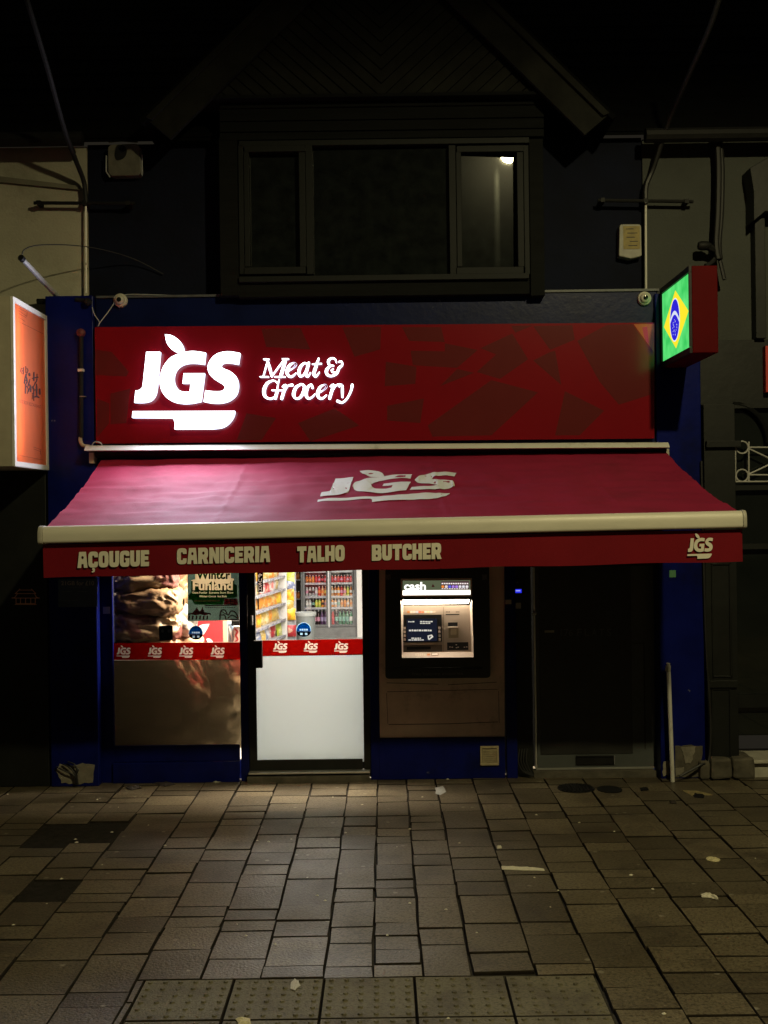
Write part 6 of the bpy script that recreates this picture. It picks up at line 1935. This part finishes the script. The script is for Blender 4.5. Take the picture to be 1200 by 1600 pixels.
# ================================================================ litter and covers
def street_bits():
    def lump(pts, h, mt, lab, name='litter_scrap', cat='litter', group='litter scraps on the pavement', jag=.12):
        """a crumpled flat scrap traced in the picture, lying on the slabs"""
        cs = [ground(*p) for p in pts]
        c = sum(cs, Vector()) / len(cs)
        mb = MB(); out = []
        for i in range(len(cs)):
            p, q = cs[i], cs[(i + 1) % len(cs)]
            for k in range(3):
                z = p.lerp(q, k / 3); out.append(c + (z - c) * (1 + random.uniform(-jag, jag)))
        n = len(out)
        vs = [p + Vector((0, 0, .004 + random.uniform(0, .3) * h)) for p in out] + [c + (p - c) * .55 + Vector((0, 0, .004 + h * random.uniform(.5, 1.1))) for p in out] + [c + Vector((0, 0, .004 + h * .6))]
        vs += [p + Vector((0, 0, .0025)) for p in out]
        fs = []
        for i in range(n):
            j = (i + 1) % n
            fs += [(i, j, n + j, n + i), (n + i, n + j, 2 * n), (i, 2 * n + 1 + i, 2 * n + 1 + j, j)]
        fs.append(tuple(2 * n + 1 + i for i in reversed(range(n))))
        mb.add(vs, fs)
        return tag(mb.build(name, mt), lab, cat, group)
    paper = mat('scrap_paper', (.66, .62, .50), .7, var=.12, scale=40)
    leafm = mat('pale_dead_leaf', (.58, .52, .30), .7, var=.2, scale=60)
    lump([(783, 1354.5), (800, 1355.5), (830, 1357), (850, 1358.5), (851, 1361.5), (820, 1361), (784, 1359.5)], .010, paper, 'long flat white paper strip lying on the pavement before the cash machine', jag=.02)
    lump([(1103, 1342), (1112, 1341), (1124, 1344), (1125, 1347), (1114, 1348), (1104, 1345)], .014, leafm, 'pale crumpled scrap lying below the white waste pipe')
    lump([(1096, 1399), (1104, 1397), (1116, 1400), (1123, 1404), (1121, 1407), (1110, 1404), (1097, 1403)], .016, paper, 'white curled scrap near the lower right of the pavement')
    lump([(369, 1594), (380, 1590), (392, 1594), (393, 1604), (372, 1604)], .010, leafm, 'pale yellow crumpled leaf on the tactile paving at the picture bottom')
    lump([(455, 1537), (460, 1530), (466, 1534), (469, 1541), (461, 1548), (454, 1546)], .003, mat('bird_dropping', (.50, .48, .44), .7), 'pale splat on the tactile paving')
    lump([(776, 1323), (783, 1322), (784, 1326), (777, 1327)], .008, paper, 'small white scrap above the long paper strip')
    lump([(1066, 1236), (1100, 1238), (1112, 1243), (1080, 1244)], .010, mat('yellow_card', (.22, .18, .08), .7), 'flat yellowish card near the foot of the white waste pipe')
    lump([(1080, 1240), (1100, 1242), (1100, 1248), (1085, 1247)], .010, M['black_metal'], 'small black wrapper near the white waste pipe')
    lump([(1000, 1232), (1012, 1231), (1013, 1235), (1002, 1236)], .010, M['black_metal'], 'small black crumpled wrapper in front of the flats door')
    lump([(1046, 1253), (1056, 1252), (1057, 1256), (1048, 1256)], .010, M['rust'], 'small brown dead leaf right of the flats door')
    lump([(238, 1225), (262, 1222), (275, 1226), (258, 1230)], .012, M['rust'], 'dark dead leaves along the sacks window base')
    lump([(196, 1231), (214, 1228), (222, 1232), (205, 1235)], .012, M['rust'], 'dark leaf litter left of the sacks window base')
    lump([(330, 1221), (345, 1219), (350, 1222), (336, 1224)], .009, M['off_white'], 'small pale scrap at the foot of the window frame')
    lump([(680, 1232), (692, 1229), (696, 1238), (688, 1244), (681, 1240)], .004, M['pale_grey'], 'clear crumpled film on the slabs below the cash machine')
    # tiny crumbs
    specks = [(12, 1242), (156, 1248), (152, 1250), (185, 1262), (118, 1312), (175, 1301), (232, 1290), (96, 1374), (73, 1413), (21, 1446), (303, 1478), (258, 1322), (160, 1352), (120, 1317), (520, 1246), (566, 1258),
              (640, 1296), (700, 1218), (742, 1214), (620, 1324), (718, 1318), (872, 1392), (835, 1372), (905, 1286), (960, 1300), (986, 1368), (838, 1274), (860, 1418), (745, 1458), (697, 1422), (640, 1412), (1020, 1390),
              (384, 1463), (430, 1476), (370, 1445), (496, 1400), (508, 1408), (480, 1372), (540, 1302), (420, 1316), (455, 1312), (402, 1314), (834, 1212), (1180, 1342), (1038, 1585), (700, 1592), (660, 1246), (605, 1462)]
    m = MB()
    for i, (px, py) in enumerate(specks):
        c = ground(px, py); r = random.uniform(.005, .012)
        m2 = MB(); n = 6
        vs = [c + Vector((r * math.cos(a * 2 * math.pi / n) * random.uniform(.6, 1.3), r * math.sin(a * 2 * math.pi / n) * random.uniform(.6, 1.3), .003)) for a in range(n)] + [c + Vector((0, 0, .004 + r * .5))]
        m2.add(vs, [(a, (a + 1) % n, n) for a in range(n)] + [tuple(reversed(range(n)))])
        m.add(m2.v, m2.f)
    o = m.build('crumbs', paper); o['kind'] = 'stuff'; o['label'] = 'tiny pale crumbs and specks scattered over the pavement slabs'
    # oval drain covers
    for (px, py, rx, ry, lab, ribs) in ((900, 1232.5, 29, 7.5, 'dark ribbed oval drain cover in front of the flats door', True), (952.5, 1234, 19.5, 5.5, 'small dark plain oval cover right of the ribbed drain cover', False)):
        c = ground(px, py); ax_ = abs(ground(px + rx, py).x - c.x); ay = abs(ground(px, py - ry).y - ground(px, py + ry).y) / 2
        t = thing('drain_cover', lab, 'drain cover', c, 'drain covers')
        b = MB(); b.poly([circ(c.x, c.y, ax_, ay, 32)], lambda u, v: Vector((u, v, .006)), (0, 0, -.008)); pl = b.build('plate', M['black_metal'], t)
        if ribs:
            b = MB()
            for k in range(-4, 5):
                x = c.x + k * ax_ / 5; hh = ay * math.sqrt(max(0, 1 - (k / 5) ** 2)) * .85
                b.box(x - .008, x + .008, c.y - hh, c.y + hh, .0065, .013)
            b.build('rib', M['black_metal'], pl)
    # street lamp beside the photographer, seen mirrored in the upper window
    L = LAMP
    t = thing('street_lamp', 'tall grey street lamp whose glow mirrors in the upper bay window', 'street lamp', (L.x - .04, L.y - .55, 0))
    pm = mat('dark_pole_paint', (.035, .038, .036), .6, spec=.2)
    bx, by = L.x - .04, L.y - .55
    b = MB(); b.tube([(bx, by, 0), (bx, by, 1.2)], .085, 14); b.tube([(bx, by, 1.2), (bx, by, 4), (bx, by, L.z + .1)], [.06, .055, .045], 14); b.build('pole', pm, t)
    b = MB(); b.tube([(bx, by, L.z + .08), (bx, by + .2, L.z + .14), (L.x, L.y - .18, L.z + .11)], .03, 10); b.build('arm', pm, t)
    b = MB(); b.box(L.x - .14, L.x + .14, L.y - .2, L.y + .2, L.z + .05, L.z + .16); hd = b.build('head', M['grey_metal'], t, bevel=.03)
    b = MB(); b.lathe([(.0, -.03), (.08, -.02), (.12, .02), (.125, .048)], L, 'Z', 20); b.build('lens', emit('lamp_lens', (1, .95, .66), 60), hd)
street_bits()
